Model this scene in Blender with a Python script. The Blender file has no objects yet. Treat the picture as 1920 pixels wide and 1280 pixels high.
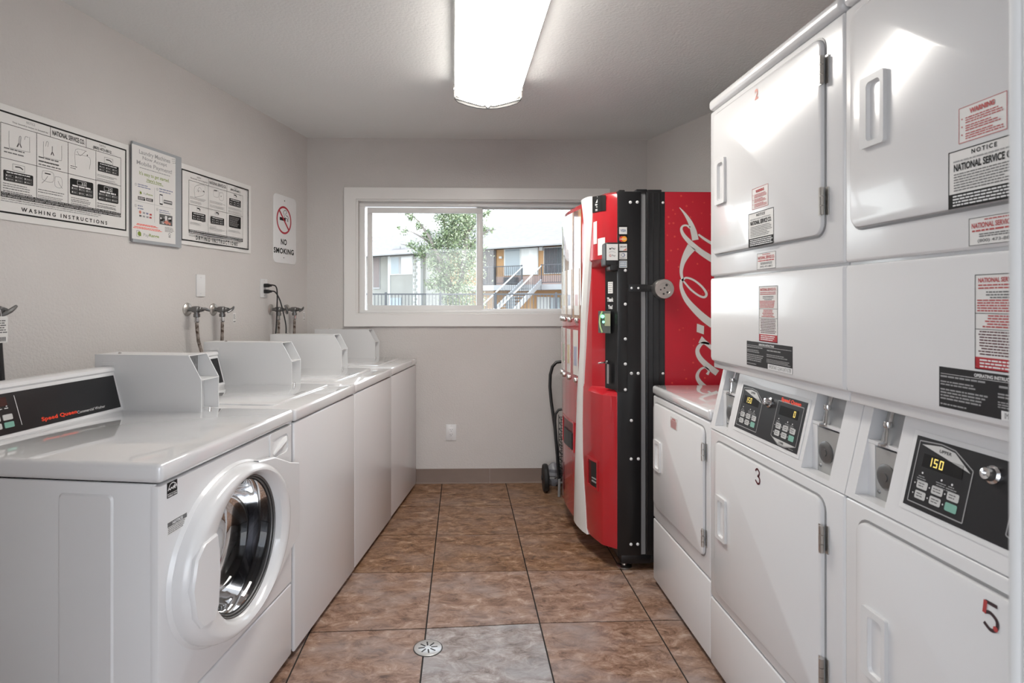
import bpy, bmesh, math, random
import numpy as np
from mathutils import Vector, Matrix

sc = bpy.context.scene
COL = sc.collection
R = math.radians
random.seed(7)

# ------------------------------------------------------------------ camera
F_PX, CX, CY, CAM_H, YAW = 1100.0, 895.0, 567.0, 1.30, R(1.5)
cd = bpy.data.cameras.new('camera')
cam = bpy.data.objects.new('camera', cd)
COL.objects.link(cam)
cam.location = (0, 0, CAM_H)
cam.rotation_euler = (R(90), 0, -YAW)
cd.sensor_width = 36
cd.lens = F_PX / 1920 * 36
cd.shift_x = (960 - CX) / 1920
cd.shift_y = -(640 - CY) / 1920
cd.clip_start = 0.02
cd.clip_end = 300
cd.dof.use_dof = True
cd.dof.focus_distance = 2.9
cd.dof.aperture_fstop = 7.0
sc.camera = cam

# ------------------------------------------------------------------ light
w = bpy.data.worlds.new('sky')
sc.world = w
w.use_nodes = True
nt = w.node_tree
nt.nodes.clear()
bg = nt.nodes.new('ShaderNodeBackground')
wo = nt.nodes.new('ShaderNodeOutputWorld')
tc = nt.nodes.new('ShaderNodeTexCoord')
sx = nt.nodes.new('ShaderNodeSeparateXYZ')
cr = nt.nodes.new('ShaderNodeValToRGB')
cr.color_ramp.elements[0].position = 0.0
cr.color_ramp.elements[0].color = (0.97, 0.985, 1.0, 1)
cr.color_ramp.elements[1].position = 0.9
cr.color_ramp.elements[1].color = (0.62, 0.76, 1.0, 1)
nt.links.new(tc.outputs['Generated'], sx.inputs[0])
nt.links.new(sx.outputs['Z'], cr.inputs[0])
nt.links.new(cr.outputs[0], bg.inputs[0])
bg.inputs[1].default_value = 3.0
nt.links.new(bg.outputs[0], wo.inputs[0])

sd = bpy.data.lights.new('sun', 'SUN')
sd.energy = 4.0
sd.angle = R(1.0)
sd.color = (1.0, 0.97, 0.92)
sun = bpy.data.objects.new('sun', sd)
COL.objects.link(sun)
sun.rotation_euler = Vector((-0.80, -0.22, -1.05)).to_track_quat('-Z', 'Y').to_euler()

LAMP = 13.5
vs = sc.view_settings
vs.view_transform = 'Standard'
vs.look = 'None'
vs.exposure = 0.78
vs.gamma = 1
vs.use_curve_mapping = False
sc.cycles.max_bounces = 10
sc.cycles.diffuse_bounces = 6
sc.cycles.glossy_bounces = 5
sc.cycles.transparent_max_bounces = 16
sc.cycles.sample_clamp_indirect = 6.0
sc.cycles.use_denoising = True

# ------------------------------------------------------------------ materials
MATS = {}


def mat(name, col, rough=0.5, metal=0.0, coat=0.0, emit=0.0, spec=None):
    if name in MATS:
        return MATS[name]
    m = bpy.data.materials.new(name)
    m.use_nodes = True
    b = m.node_tree.nodes['Principled BSDF']
    b.inputs['Base Color'].default_value = (*col, 1)
    b.inputs['Roughness'].default_value = rough
    b.inputs['Metallic'].default_value = metal
    b.inputs['Coat Weight'].default_value = coat
    if spec is not None:
        b.inputs['Specular IOR Level'].default_value = spec
    if emit:
        b.inputs['Emission Color'].default_value = (*col, 1)
        b.inputs['Emission Strength'].default_value = emit
    MATS[name] = m
    return m


def nn(m, t):
    return m.node_tree.nodes.new(t)


def bump(m, scale, strength, dist=0.002, detail=3.0, kind='ShaderNodeTexNoise'):
    L = m.node_tree.links
    t = nn(m, 'ShaderNodeTexCoord')
    n = nn(m, kind)
    n.inputs['Scale'].default_value = scale
    if kind == 'ShaderNodeTexNoise':
        n.inputs['Detail'].default_value = detail
    bp = nn(m, 'ShaderNodeBump')
    bp.inputs['Strength'].default_value = strength
    bp.inputs['Distance'].default_value = dist
    L.new(t.outputs['Object'], n.inputs['Vector'])
    L.new(n.outputs[0], bp.inputs['Height'])
    L.new(bp.outputs[0], m.node_tree.nodes['Principled BSDF'].inputs['Normal'])
    return m


def vary(m, c1, c2, scale=6.0, detail=4.0, lo=0.35, hi=0.65, stretch=(1, 1, 1)):
    L = m.node_tree.links
    t = nn(m, 'ShaderNodeTexCoord')
    mp = nn(m, 'ShaderNodeMapping')
    mp.inputs['Scale'].default_value = stretch
    n = nn(m, 'ShaderNodeTexNoise')
    n.inputs['Scale'].default_value = scale
    n.inputs['Detail'].default_value = detail
    r = nn(m, 'ShaderNodeValToRGB')
    r.color_ramp.elements[0].position = lo
    r.color_ramp.elements[0].color = (*c1, 1)
    r.color_ramp.elements[1].position = hi
    r.color_ramp.elements[1].color = (*c2, 1)
    L.new(t.outputs['Object'], mp.inputs[0])
    L.new(mp.outputs[0], n.inputs['Vector'])
    L.new(n.outputs[0], r.inputs[0])
    L.new(r.outputs[0], m.node_tree.nodes['Principled BSDF'].inputs['Base Color'])
    return m


M_WALL = bump(vary(mat('wall_paint', (.57, .55, .535), 0.85), (.590, .565, .545), (.63, .605, .585), 1.5), 95, 0.55, 0.004)
M_CEIL = bump(vary(mat('ceiling_paint', (.64, .625, .61), 0.8), (.77, .775, .765), (.80, .805, .795), 1.2), 80, 0.5, 0.004)
M_EN = mat('white_enamel', (.72, .72, .725), 0.21, coat=0.25)
M_ENT = mat('white_enamel_top', (.72, .72, .725), 0.08, coat=1.0)
M_ENT.node_tree.nodes['Principled BSDF'].inputs['Coat IOR'].default_value = 1.6
M_EN2 = mat('white_plastic', (.71, .71, .71), 0.3)
M_SEAM = mat('dark_gap', (.05, .05, .05), 0.8)
M_TOE = mat('toe_kick', (.03, .03, .03), 0.7)
M_GREYP = mat('grey_plate', (.28, .28, .28), 0.4)
M_PANEL = bump(mat('panel_black', (.007, .007, .008), 0.33), 900, 0.12, 0.0004)
M_PANEL2 = mat('panel_charcoal', (.014, .014, .016), 0.4, spec=.4)
M_CHROME = mat('chrome', (.75, .75, .75), 0.12, metal=1.0)
M_STEEL = mat('brushed_steel', (.62, .60, .57), 0.32, metal=1.0)
M_DSTEEL = mat('dull_steel', (.22, .22, .22), 0.42, metal=1.0)
M_BLACKP = mat('black_plastic', (.012, .012, .013), 0.45)
M_BLACKM = bump(mat('black_painted_metal', (.010, .010, .011), 0.30), 260, 0.08, 0.0006)
M_RED = mat('red_plastic', (.46, .018, .026), 0.16, coat=0.4)
M_REDP = mat('red_print', (.55, .03, .05), 0.35)
M_REDORANGE = mat('orange_red_print', (.85, .06, .02), 0.4, emit=0.0)
M_TRIMW = mat('white_trim_paint', (.80, .79, .77), 0.35)
M_VINYL = mat('white_vinyl', (.82, .82, .81), 0.3)
M_PAPER = mat('paper_white', (.74, .73, .71), 0.55)
M_INK = mat('ink_black', (.008, .008, .008), 0.6, spec=.25)
M_INKG = mat('ink_grey', (.12, .12, .12), 0.5)
M_INKL = mat('ink_light', (.32, .32, .32), 0.5)
M_INKR = mat('ink_red', (.45, .06, .06), 0.5)
M_INKV = mat('ink_maroon', (.09, .012, .02), 0.45)
M_INKW = mat('ink_white', (.75, .75, .75), 0.5)
M_GREEN = mat('ink_olive', (.22, .30, .04), 0.5)
M_BLUE = mat('ink_slate_blue', (.20, .23, .34), 0.5)
M_SALMON = mat('ink_salmon', (.62, .23, .17), 0.5)
M_BTN = mat('key_grey', (.55, .55, .54), 0.45)
M_BTNG = mat('key_green', (.20, .42, .34), 0.45)
M_LED = mat('led_amber', (.80, .62, .16), 0.5, emit=.45)
M_LEDG = mat('led_green', (.2, .9, .5), 0.5, emit=1.5)
M_BASE = bump(vary(mat('brown_cove', (.17, .115, .088), 0.5), (.165, .112, .086), (.19, .132, .102), 4), 150, .15)
M_GROUT = mat('dark_grout', (.018, .014, .012), 0.8)
M_RUST = vary(mat('rusty_braid', (.2, .15, .12), 0.5, metal=.6), (.10, .07, .055), (.42, .37, .33), 60, 3)
M_WHITE_SM = mat('pearl_white', (.74, .74, .72), 0.25)
M_DIFF = mat('diffuser', (1.0, .96, .90), 0.4, emit=LAMP)
M_DIFFS = mat('diffuser_side', (1.0, .96, .90), 0.4, emit=LAMP * .48)
M_SILVERG = mat('silver_grey_frame', (.36, .38, .40), 0.4)
M_RUBBER = mat('black_rubber', (.014, .014, .014), 0.6)
M_DRUM = mat('drum_steel', (.32, .32, .33), 0.25, metal=1.0)


def thin_glass(name, tint=(1, 1, 1), refl=0.06, rough=0.0):
    m = bpy.data.materials.new(name)
    m.use_nodes = True
    L = m.node_tree.links
    m.node_tree.nodes.clear()
    o = nn(m, 'ShaderNodeOutputMaterial')
    mx = nn(m, 'ShaderNodeMixShader')
    tr = nn(m, 'ShaderNodeBsdfTransparent')
    gl = nn(m, 'ShaderNodeBsdfGlossy')
    fr = nn(m, 'ShaderNodeFresnel')
    fr.inputs[0].default_value = 1.5
    tr.inputs[0].default_value = (*tint, 1)
    gl.inputs['Roughness'].default_value = rough
    L.new(fr.outputs[0], mx.inputs[0])
    L.new(tr.outputs[0], mx.inputs[1])
    L.new(gl.outputs[0], mx.inputs[2])
    L.new(mx.outputs[0], o.inputs[0])
    return m


M_PANE = thin_glass('window_glass', (.93, .95, .94))
M_PORT = thin_glass('porthole_glass', (.50, .50, .52), rough=0.02)


def tile_material(name, cols, grey):
    m = mat(name, (.3, .2, .13), 0.36)
    m.node_tree.nodes['Principled BSDF'].inputs['Specular IOR Level'].default_value = 0.35
    L = m.node_tree.links
    t = nn(m, 'ShaderNodeTexCoord')
    oi = nn(m, 'ShaderNodeObjectInfo')
    ad = nn(m, 'ShaderNodeVectorMath')
    ad.operation = 'ADD'
    sc_ = nn(m, 'ShaderNodeVectorMath')
    sc_.operation = 'SCALE'
    sc_.inputs['Scale'].default_value = 37.0
    cmb = nn(m, 'ShaderNodeCombineXYZ')
    L.new(oi.outputs['Random'], cmb.inputs[0])
    L.new(oi.outputs['Random'], cmb.inputs[1])
    L.new(cmb.outputs[0], sc_.inputs[0])
    L.new(t.outputs['Object'], ad.inputs[0])
    L.new(sc_.outputs[0], ad.inputs[1])
    mp = nn(m, 'ShaderNodeMapping')
    mp.inputs['Rotation'].default_value = (0, 0, R(-28))
    mp.inputs['Scale'].default_value = (1.0, 1.6, 1.0)
    L.new(ad.outputs[0], mp.inputs[0])
    n1 = nn(m, 'ShaderNodeTexNoise')
    n1.inputs['Scale'].default_value = 13.0
    n1.inputs['Detail'].default_value = 12
    n1.inputs['Roughness'].default_value = 0.78
    n1.inputs['Distortion'].default_value = 0.6
    L.new(mp.outputs[0], n1.inputs['Vector'])
    r = nn(m, 'ShaderNodeValToRGB')
    r.color_ramp.elements[0].position = 0.36
    r.color_ramp.elements[0].color = (*cols[0], 1)
    r.color_ramp.elements[1].position = 0.66
    r.color_ramp.elements[1].color = (*cols[-1], 1)
    for i, c in enumerate(cols[1:-1]):
        e = r.color_ramp.elements.new(0.36 + 0.30 * (i + 1) / (len(cols) - 1))
        e.color = (*c, 1)
    L.new(n1.outputs[0], r.inputs[0])
    # larger pinkish and bluish grey clouding
    n2 = nn(m, 'ShaderNodeTexNoise')
    n2.inputs['Scale'].default_value = 4.2
    n2.inputs['Detail'].default_value = 5
    L.new(mp.outputs[0], n2.inputs['Vector'])
    r2 = nn(m, 'ShaderNodeValToRGB')
    r2.color_ramp.elements[0].position = 0.45
    r2.color_ramp.elements[1].position = 0.75
    r2.color_ramp.elements[1].color = (grey[3], grey[3], grey[3], 1)
    L.new(n2.outputs[0], r2.inputs[0])
    mx = nn(m, 'ShaderNodeMix')
    mx.data_type = 'RGBA'
    mx.inputs[7].default_value = (*grey[:3], 1)
    L.new(r2.outputs[0], mx.inputs[0])
    L.new(r.outputs[0], mx.inputs[6])
    L.new(mx.outputs[2], m.node_tree.nodes['Principled BSDF'].inputs['Base Color'])
    bp = nn(m, 'ShaderNodeBump')
    bp.inputs['Strength'].default_value = 0.25
    bp.inputs['Distance'].default_value = 0.002
    L.new(n1.outputs[0], bp.inputs['Height'])
    L.new(bp.outputs[0], m.node_tree.nodes['Principled BSDF'].inputs['Normal'])
    return m


M_TILE = tile_material('slate_tile', [(.075, .035, .018), (.20, .105, .055), (.31, .18, .105), (.50, .345, .235)], (.30, .23, .20, .5))
M_TILE_P = tile_material('slate_tile_pinkish', [(.10, .055, .036), (.25, .145, .097), (.37, .24, .175), (.54, .42, .34)], (.36, .31, .30, .7))
M_TILE_G = tile_material('slate_tile_greyish', [(.13, .10, .085), (.28, .225, .20), (.40, .35, .33), (.58, .54, .52)], (.40, .40, .41, .9))

# ------------------------------------------------------------------ mesh helpers
ROOTM = {}


class MB:
    """collects geometry for ONE mesh object, in the local space of its thing"""

    def __init__(s):
        s.v, s.f, s.mi = [], [], []
        s.m = 0

    def add(s, vs_, fs_):
        o = len(s.v)
        s.v += [tuple(p) for p in vs_]
        s.f += [tuple(i + o for i in f) for f in fs_]
        s.mi += [s.m] * len(fs_)
        return s

    def box(s, x0, y0, z0, x1, y1, z1):
        v = [(x, y, z) for x in (x0, x1) for y in (y0, y1) for z in (z0, z1)]
        return s.add(v, [(0, 1, 3, 2), (4, 6, 7, 5), (0, 4, 5, 1), (2, 3, 7, 6), (0, 2, 6, 4), (1, 5, 7, 3)])

    def rbox(s, x0, y0, z0, x1, y1, z1, r=0.006, seg=2):
        bm = bmesh.new()
        bmesh.ops.create_cube(bm, size=1)
        for q in bm.verts:
            q.co = Vector(((x0 + x1) / 2 + q.co.x * (x1 - x0), (y0 + y1) / 2 + q.co.y * (y1 - y0), (z0 + z1) / 2 + q.co.z * (z1 - z0)))
        r = min(r, 0.49 * min(abs(x1 - x0), abs(y1 - y0), abs(z1 - z0)))
        bmesh.ops.bevel(bm, geom=bm.edges[:], offset=r, segments=seg, affect='EDGES', profile=0.5)
        bm.verts.index_update()
        s.add([q.co[:] for q in bm.verts], [[q.index for q in f.verts] for f in bm.faces])
        bm.free()
        return s

    def loft(s, loops, cap0=True, cap1=True, closed=True):
        n = len(loops[0])
        vs_ = [p for L in loops for p in L]
        fs_ = []
        for k in range(len(loops) - 1):
            for i in range(n if closed else n - 1):
                j = (i + 1) % n
                fs_.append((k * n + i, k * n + j, (k + 1) * n + j, (k + 1) * n + i))
        if cap0:
            fs_.append(tuple(range(n - 1, -1, -1)))
        if cap1:
            b = (len(loops) - 1) * n
            fs_.append(tuple(range(b, b + n)))
        return s.add(vs_, fs_)

    def tube(s, pts, r, n=8, caps=True):
        P = [Vector(p) for p in pts]
        rs = r if isinstance(r, (list, tuple)) else [r] * len(P)
        loops = []
        t0 = (P[1] - P[0]).normalized()
        up = Vector((0, 0, 1)) if abs(t0.z) < 0.9 else Vector((1, 0, 0))
        a = t0.cross(up).normalized()
        for i, p in enumerate(P):
            t = (P[min(i + 1, len(P) - 1)] - P[max(i - 1, 0)]).normalized()
            a = (a - t * a.dot(t)).normalized()
            b = t.cross(a)
            loops.append([p + (a * math.cos(2 * math.pi * k / n) + b * math.sin(2 * math.pi * k / n)) * rs[i] for k in range(n)])
        return s.loft(loops, caps, caps)

    def lathe(s, prof, o, axis, n=24, cap0=True, cap1=True):
        """prof: (radius, height along axis)"""
        o = Vector(o)
        ax = Vector(axis).normalized()
        up = Vector((0, 0, 1)) if abs(ax.z) < 0.9 else Vector((1, 0, 0))
        a = ax.cross(up).normalized()
        b = ax.cross(a)
        loops = [[o + ax * h + (a * math.cos(2 * math.pi * k / n) + b * math.sin(2 * math.pi * k / n)) * max(r, 1e-5) for k in range(n)] for r, h in prof]
        return s.loft(loops, cap0, cap1)

    def prism(s, poly, ax, a0, a1):
        """extrude a 2-D polygon along axis 'x','y' or 'z' (poly given in the other two axes, in order)"""
        def P(u, v, a):
            return {'x': (a, u, v), 'y': (u, a, v), 'z': (u, v, a)}[ax]
        return s.loft([[P(u, v, a0) for u, v in poly], [P(u, v, a1) for u, v in poly]])

    def build(s, name, mats, parent=None, angle=35, kind=None, smooth=True, recalc=True):
        me = bpy.data.meshes.new(name)
        me.from_pydata(s.v, [], s.f)
        for m in (mats if isinstance(mats, (list, tuple)) else [mats]):
            me.materials.append(m)
        if any(s.mi):
            me.polygons.foreach_set('material_index', s.mi)
        if recalc:
            bm = bmesh.new()
            bm.from_mesh(me)
            bmesh.ops.recalc_face_normals(bm, faces=bm.faces)
            bm.to_mesh(me)
            bm.free()
        if smooth:
            me.polygons.foreach_set('use_smooth', [True] * len(me.polygons))
            me.set_sharp_from_angle(angle=R(angle))
        me.update()
        o = bpy.data.objects.new(name, me)
        COL.objects.link(o)
        if parent:
            o.parent = parent
        if kind:
            o['kind'] = kind
        return o


def tag(o, label, cat, group=None, kind=None):
    if label:
        o['label'] = label
    if cat:
        o['category'] = cat
    if group:
        o['group'] = group
    if kind:
        o['kind'] = kind
    return o


def root(name, loc=(0, 0, 0), rz=0.0, label=None, cat=None, group=None, kind=None):
    o = bpy.data.objects.new(name, None)
    o.empty_display_size = 0.05
    COL.objects.link(o)
    o.location = loc
    o.rotation_euler = (0, 0, rz)
    ROOTM[o.name] = Matrix.Translation(loc) @ Matrix.Rotation(rz, 4, 'Z')
    tag(o, label, cat, group, kind)
    return o


def copy_tree(o, parent=None):
    c = o.copy()
    COL.objects.link(c)
    if parent:
        c.parent = parent
    for ch in list(o.children):
        copy_tree(ch, c)
    return c


def rrect(u0, v0, u1, v1, r, n=5):
    out = []
    for cx, cy, a in ((u1 - r, v1 - r, 0), (u0 + r, v1 - r, 90), (u0 + r, v0 + r, 180), (u1 - r, v0 + r, 270)):
        for k in range(n + 1):
            t = R(a + 90 * k / n)
            out.append((cx + r * math.cos(t), cy + r * math.sin(t)))
    return out


def plate_x(mb, u0, v0, u1, v1, r, x0, x1, bev=0.003, n=5):
    """rounded plate lying in the local y-z plane, front face towards +x"""
    sg = 1 if x1 > x0 else -1
    L = []
    for (x, d) in ((x0, 0), (x1 - sg * bev, 0), (x1 - sg * bev * 0.3, bev * 0.3), (x1, bev)):
        L.append([(x, u, v) for u, v in rrect(u0 + d, v0 + d, u1 - d, v1 - d, max(r - d, 0.0005), n)])
    mb.loft(L)
    return mb


def frame_x(mb, outer, inner, x0, x1, n=5):
    """flat ring between two rounded rectangles (u0,v0,u1,v1,r), thickness x0..x1"""
    A = rrect(*outer, n)
    B = rrect(*inner, n)
    k = len(A)
    vs_ = [(x, u, v) for x in (x0, x1) for P in (A, B) for u, v in P]
    fs_ = []
    for i in range(k):
        j = (i + 1) % k
        fs_ += [(2 * k + i, 2 * k + j, 3 * k + j, 3 * k + i), (i, k + i, k + j, j), (i, j, 2 * k + j, 2 * k + i), (k + i, 3 * k + i, 3 * k + j, k + j)]
    return mb.add(vs_, fs_)


# ------------------------------------------------------------------ flat print
_TXT = {}


def text_mesh(body, bold=0.0, space=1.0):
    key = (body, bold, space)
    if key in _TXT:
        return _TXT[key]
    c = bpy.data.curves.new('lettering', 'FONT')
    c.body = body
    c.size = 1.0
    c.offset = bold
    c.space_character = space
    c.resolution_u = 3
    o = bpy.data.objects.new('lettering', c)
    me = o.to_mesh()
    vs_ = [(p.co.x, p.co.y) for p in me.vertices]
    fs_ = [tuple(p.vertices) for p in me.polygons]
    o.to_mesh_clear()
    bpy.data.objects.remove(o)
    bpy.data.curves.remove(c)
    xs = [p[0] for p in vs_] or [0]
    ys = [p[1] for p in vs_] or [0]
    x0, x1, y0, y1 = min(xs), max(xs), min(ys), max(ys)
    vs_ = [((x - x0) / max(x1 - x0, 1e-6), (y - y0) / max(y1 - y0, 1e-6)) for x, y in vs_]
    _TXT[key] = (vs_, fs_, (x1 - x0) / max(y1 - y0, 1e-6))
    return _TXT[key]


class Pr:
    """draws flat print on a plane of a thing; o,u,v,n in the local space of the thing rt"""

    def __init__(s, rt, o, u=(0, 1, 0), v=(0, 0, 1), n=(1, 0, 0)):
        s.o, s.u, s.v, s.n = Vector(o), Vector(u).normalized(), Vector(v).normalized(), Vector(n).normalized()
        s.M = ROOTM[rt.name] if rt else Matrix.Identity(4)
        s.mb = MB()
        s.mats = []
        s.h = 0.0004

    def uv(s, px, py, h=0.0):
        """point of this plane seen at a pixel of the photograph"""
        O = s.M @ (s.o + s.n * h)
        N = (s.M.to_3x3() @ s.n).normalized()
        c, q = math.cos(YAW), math.sin(YAW)
        d = Vector((q, c, 0)) + Vector((c, -q, 0)) * ((px - CX) / F_PX) - Vector((0, 0, 1)) * ((py - CY) / F_PX)
        C = Vector((0, 0, CAM_H))
        P = C + d * ((O - C).dot(N) / d.dot(N))
        L = s.M.inverted() @ P - s.o
        return L.dot(s.u), L.dot(s.v)

    def pt(s, u, v, h):
        return s.o + s.u * u + s.v * v + s.n * h

    def _m(s, m):
        if m not in s.mats:
            s.mats.append(m)
        s.mb.m = s.mats.index(m)

    def poly(s, P, m, layer=0):
        s._m(m)
        h = s.h + layer * 0.00025
        s.mb.add([s.pt(u, v, h) for u, v in P], [tuple(range(len(P)))])

    def rect(s, u0, v0, u1, v1, m, layer=0):
        s.poly([(u0, v0), (u1, v0), (u1, v1), (u0, v1)], m, layer)

    def rr(s, u0, v0, u1, v1, r, m, layer=0):
        s.poly(rrect(u0, v0, u1, v1, r, 4), m, layer)

    def frame(s, u0, v0, u1, v1, t, m, layer=0):
        s.rect(u0, v0, u1, v0 + t, m, layer)
        s.rect(u0, v1 - t, u1, v1, m, layer)
        s.rect(u0, v0 + t, u0 + t, v1 - t, m, layer)
        s.rect(u1 - t, v0 + t, u1, v1 - t, m, layer)

    def disc(s, u, v, r, m, layer=0, n=20, ry=None):
        ry = ry or r
        s.poly([(u + r * math.cos(2 * math.pi * k / n), v + ry * math.sin(2 * math.pi * k / n)) for k in range(n)], m, layer)

    def ring(s, u, v, r0, r1, m, layer=0, n=40):
        s._m(m)
        h = s.h + layer * 0.00025
        P = [s.pt(u + r * math.cos(2 * math.pi * k / n), v + r * math.sin(2 * math.pi * k / n), h) for r in (r0, r1) for k in range(n)]
        s.mb.add(P, [(k, (k + 1) % n, n + (k + 1) % n, n + k) for k in range(n)])

    def stroke(s, pts, wd, m, layer=0, sub=4):
        """ribbon of varying width through points (Catmull-Rom)"""
        s._m(m)
        h = s.h + layer * 0.00025
        P = [Vector((a, b)) for a, b in pts]
        W = wd if isinstance(wd, (list, tuple)) else [wd] * len(P)
        Q, V = [], []
        for i in range(len(P) - 1):
            p0, p1, p2, p3 = P[max(i - 1, 0)], P[i], P[i + 1], P[min(i + 2, len(P) - 1)]
            for k in range(sub):
                t = k / sub
                Q.append(0.5 * (2 * p1 + (p2 - p0) * t + (2 * p0 - 5 * p1 + 4 * p2 - p3) * t * t + (3 * p1 - p0 - 3 * p2 + p3) * t ** 3))
                V.append(W[i] * (1 - t) + W[i + 1] * t)
        Q.append(P[-1])
        V.append(W[-1])
        vs_ = []
        for i, q in enumerate(Q):
            t = (Q[min(i + 1, len(Q) - 1)] - Q[max(i - 1, 0)])
            t = t.normalized() if t.length > 1e-9 else Vector((1, 0))
            nrm = Vector((-t.y, t.x)) * V[i] / 2
            for g in (q + nrm, q - nrm):
                vs_.append(s.pt(g.x, g.y, h))
        s.mb.add(vs_, [(2 * i, 2 * i + 1, 2 * i + 3, 2 * i + 2) for i in range(len(Q) - 1)])

    def text(s, body, u0, v0, u1, v1, m, layer=1, bold=0.0, space=1.0):
        """lettering fitted to a box"""
        s._m(m)
        vs_, fs_, _ = text_mesh(body, bold, space)
        h = s.h + layer * 0.00025
        s.mb.add([s.pt(u0 + x * (u1 - u0), v0 + y * (v1 - v0), h) for x, y in vs_], fs_)

    def textc(s, body, uc, v0, hgt, m, layer=1, bold=0.0, space=1.0, sx=1.0, align='c'):
        a = text_mesh(body, bold, space)[2] * hgt * sx
        u0 = uc - a / 2 if align == 'c' else uc
        s.text(body, u0, v0, u0 + a, v0 + hgt, m, layer, bold, space)

    def greek(s, u0, v0, u1, v1, lines, m, layer=1, fill=0.5, seed=1, ragged=0.25, align='l'):
        """lines of print too small to read"""
        rnd = random.Random(seed)
        lh = (v1 - v0) / lines
        for i in range(lines):
            vt = v1 - i * lh
            L = (u1 - u0) * (1 - ragged * rnd.random())
            x = u0 if align == 'l' else (u0 + u1 - L) / 2
            e = x + L
            while x < e - lh * 0.3:
                wl = lh * fill * rnd.uniform(1.5, 5.5)
                x2 = min(x + wl, e)
                s.rect(x, vt - lh * (0.5 + fill / 2), x2, vt - lh * (0.5 - fill / 2), m, layer)
                x = x2 + lh * fill * 0.55

    def build(s, name, parent):
        return s.mb.build(name, s.mats, parent, smooth=False, recalc=False)


def inv_clip(poly, a, b, c):
    """clip polygon to a*x+b*y<=c"""
    out = []
    n = len(poly)
    for i in range(n):
        p, q = poly[i], poly[(i + 1) % n]
        dp, dq = a * p[0] + b * p[1] - c, a * q[0] + b * q[1] - c
        if dp <= 0:
            out.append(p)
        if dp * dq < 0:
            t = dp / (dp - dq)
            out.append((p[0] + t * (q[0] - p[0]), p[1] + t * (q[1] - p[1])))
    return out


# ------------------------------------------------------------------ room shell
YB = 4.229          # back wall
CZ = 2.479          # ceiling
YF = 0.46           # inner face of the entrance wall
LA, RA = R(13.5), R(17.6)
LX0, RX0 = -1.108, 1.345


def lx(y):
    return LX0 - (YB - y) * math.tan(LA)


def rx(y):
    return RX0 + (YB - y) * math.tan(RA)


T = 0.14
WO, WI = (-0.743, 1.205, 0.975, 2.045), (0, 0)     # opening in the back wall x0,z0,x1,z1

mb = MB()
mb.prism([(lx(YB) - T * 1.1, YB), (lx(YB), YB), (lx(YF), YF), (lx(YF) - T * 1.1, YF)], 'z', -0.1, CZ + 0.1)
wall_left = mb.build('wall_left', M_WALL, kind='structure', smooth=False)
mb = MB()
mb.prism([(rx(YB), YB), (rx(YB) + T * 1.1, YB), (rx(YF) + T * 1.1, YF), (rx(YF), YF)], 'z', -0.1, CZ + 0.1)
mb.build('wall_right', M_WALL, kind='structure', smooth=False)
mb = MB()
xl, xr = lx(YB) - 0.2, rx(YB) + 0.2
mb.box(xl, YB, -0.1, WO[0], YB + T, CZ + 0.1)
mb.box(WO[2], YB, -0.1, xr, YB + T, CZ + 0.1)
mb.box(WO[0], YB, -0.1, WO[2], YB + T, WO[1])
mb.box(WO[0], YB, WO[3], WO[2], YB + T, CZ + 0.1)
mb.build('wall_back', M_WALL, kind='structure', smooth=False)
mb = MB()
DX0, DX1, DZ = -0.52, 0.464, 2.05
mb.box(lx(YF) - 0.2, YF - 0.12, -0.1, DX0, YF, CZ + 0.1)
mb.box(DX1, YF - 0.12, -0.1, rx(YF) + 0.2, YF, CZ + 0.1)
mb.box(DX0, YF - 0.12, DZ, DX1, YF, CZ + 0.1)
mb.build('wall_front', M_WALL, kind='structure', smooth=False)
mb = MB()
mb.prism([(lx(YB) - .2, YB + T), (rx(YB) + .2, YB + T), (rx(YF) + .2, YF - .12), (lx(YF) - .2, YF - .12)], 'z', CZ, CZ + 0.12)
mb.build('ceiling', M_CEIL, kind='structure', smooth=False)
mb = MB()
mb.box(-3.0, -2.4, 2.62, 3.2, YF - .12, 2.78)  # added slab behind the camera, cuts the sky light falling on the door jamb
mb.build('ceiling_added_shade', M_CEIL, kind='structure', smooth=False)
# door frame the picture is taken through
mb = MB()
mb.rbox(0.449, YF - 0.125, 0, 0.464, YF, DZ, 0.003)
mb.rbox(0.449, YF, 0, 0.512, YF + 0.012, DZ + .05, 0.003)
mb.build('trim_1', mat('jamb_paint', (.50, .495, .485), .5), kind='structure')
mb = MB()
mb.rbox(-0.52, YF - 0.125, 0, -0.505, YF, DZ, 0.003)
mb.rbox(-0.57, YF, 0, -0.505, YF + 0.012, DZ + .05, 0.003)
mb.build('trim_2', mat('jamb_paint', (.5, .5, .5)), kind='structure')

# floor: one slab of dark bedding, every tile a piece of its own
mb = MB()
mb.prism([(lx(YB) - .1, YB + .05), (rx(YB) + .1, YB + .05), (rx(YF) + .1, YF - .13), (lx(YF) - .1, YF - .13)], 'z', -0.1, -0.0025)
floor = mb.build('floor', M_GROUT, kind='structure', smooth=False)
GX = [-0.6015 + 0.4585 * k for k in range(-3, 7)]
GY = [4.215 - 0.4625 * k for k in range(-1, 9)]


def gv(i, j):
    x, y = GX[i], GY[j]
    if j == 5:                       # the crooked row
        y = {3: 2.330, 4: 2.346, 5: 2.373}.get(i, 2.380 if i > 5 else 2.330)
    else:
        y = {0: 4.68, 1: 4.218, 2: 3.753, 3: 3.290, 4: 2.836}.get(j, 2.380 - 0.4625 * (j - 5) + (0.0 if i > 5 else -0.02))
    return (x, y)


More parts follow.
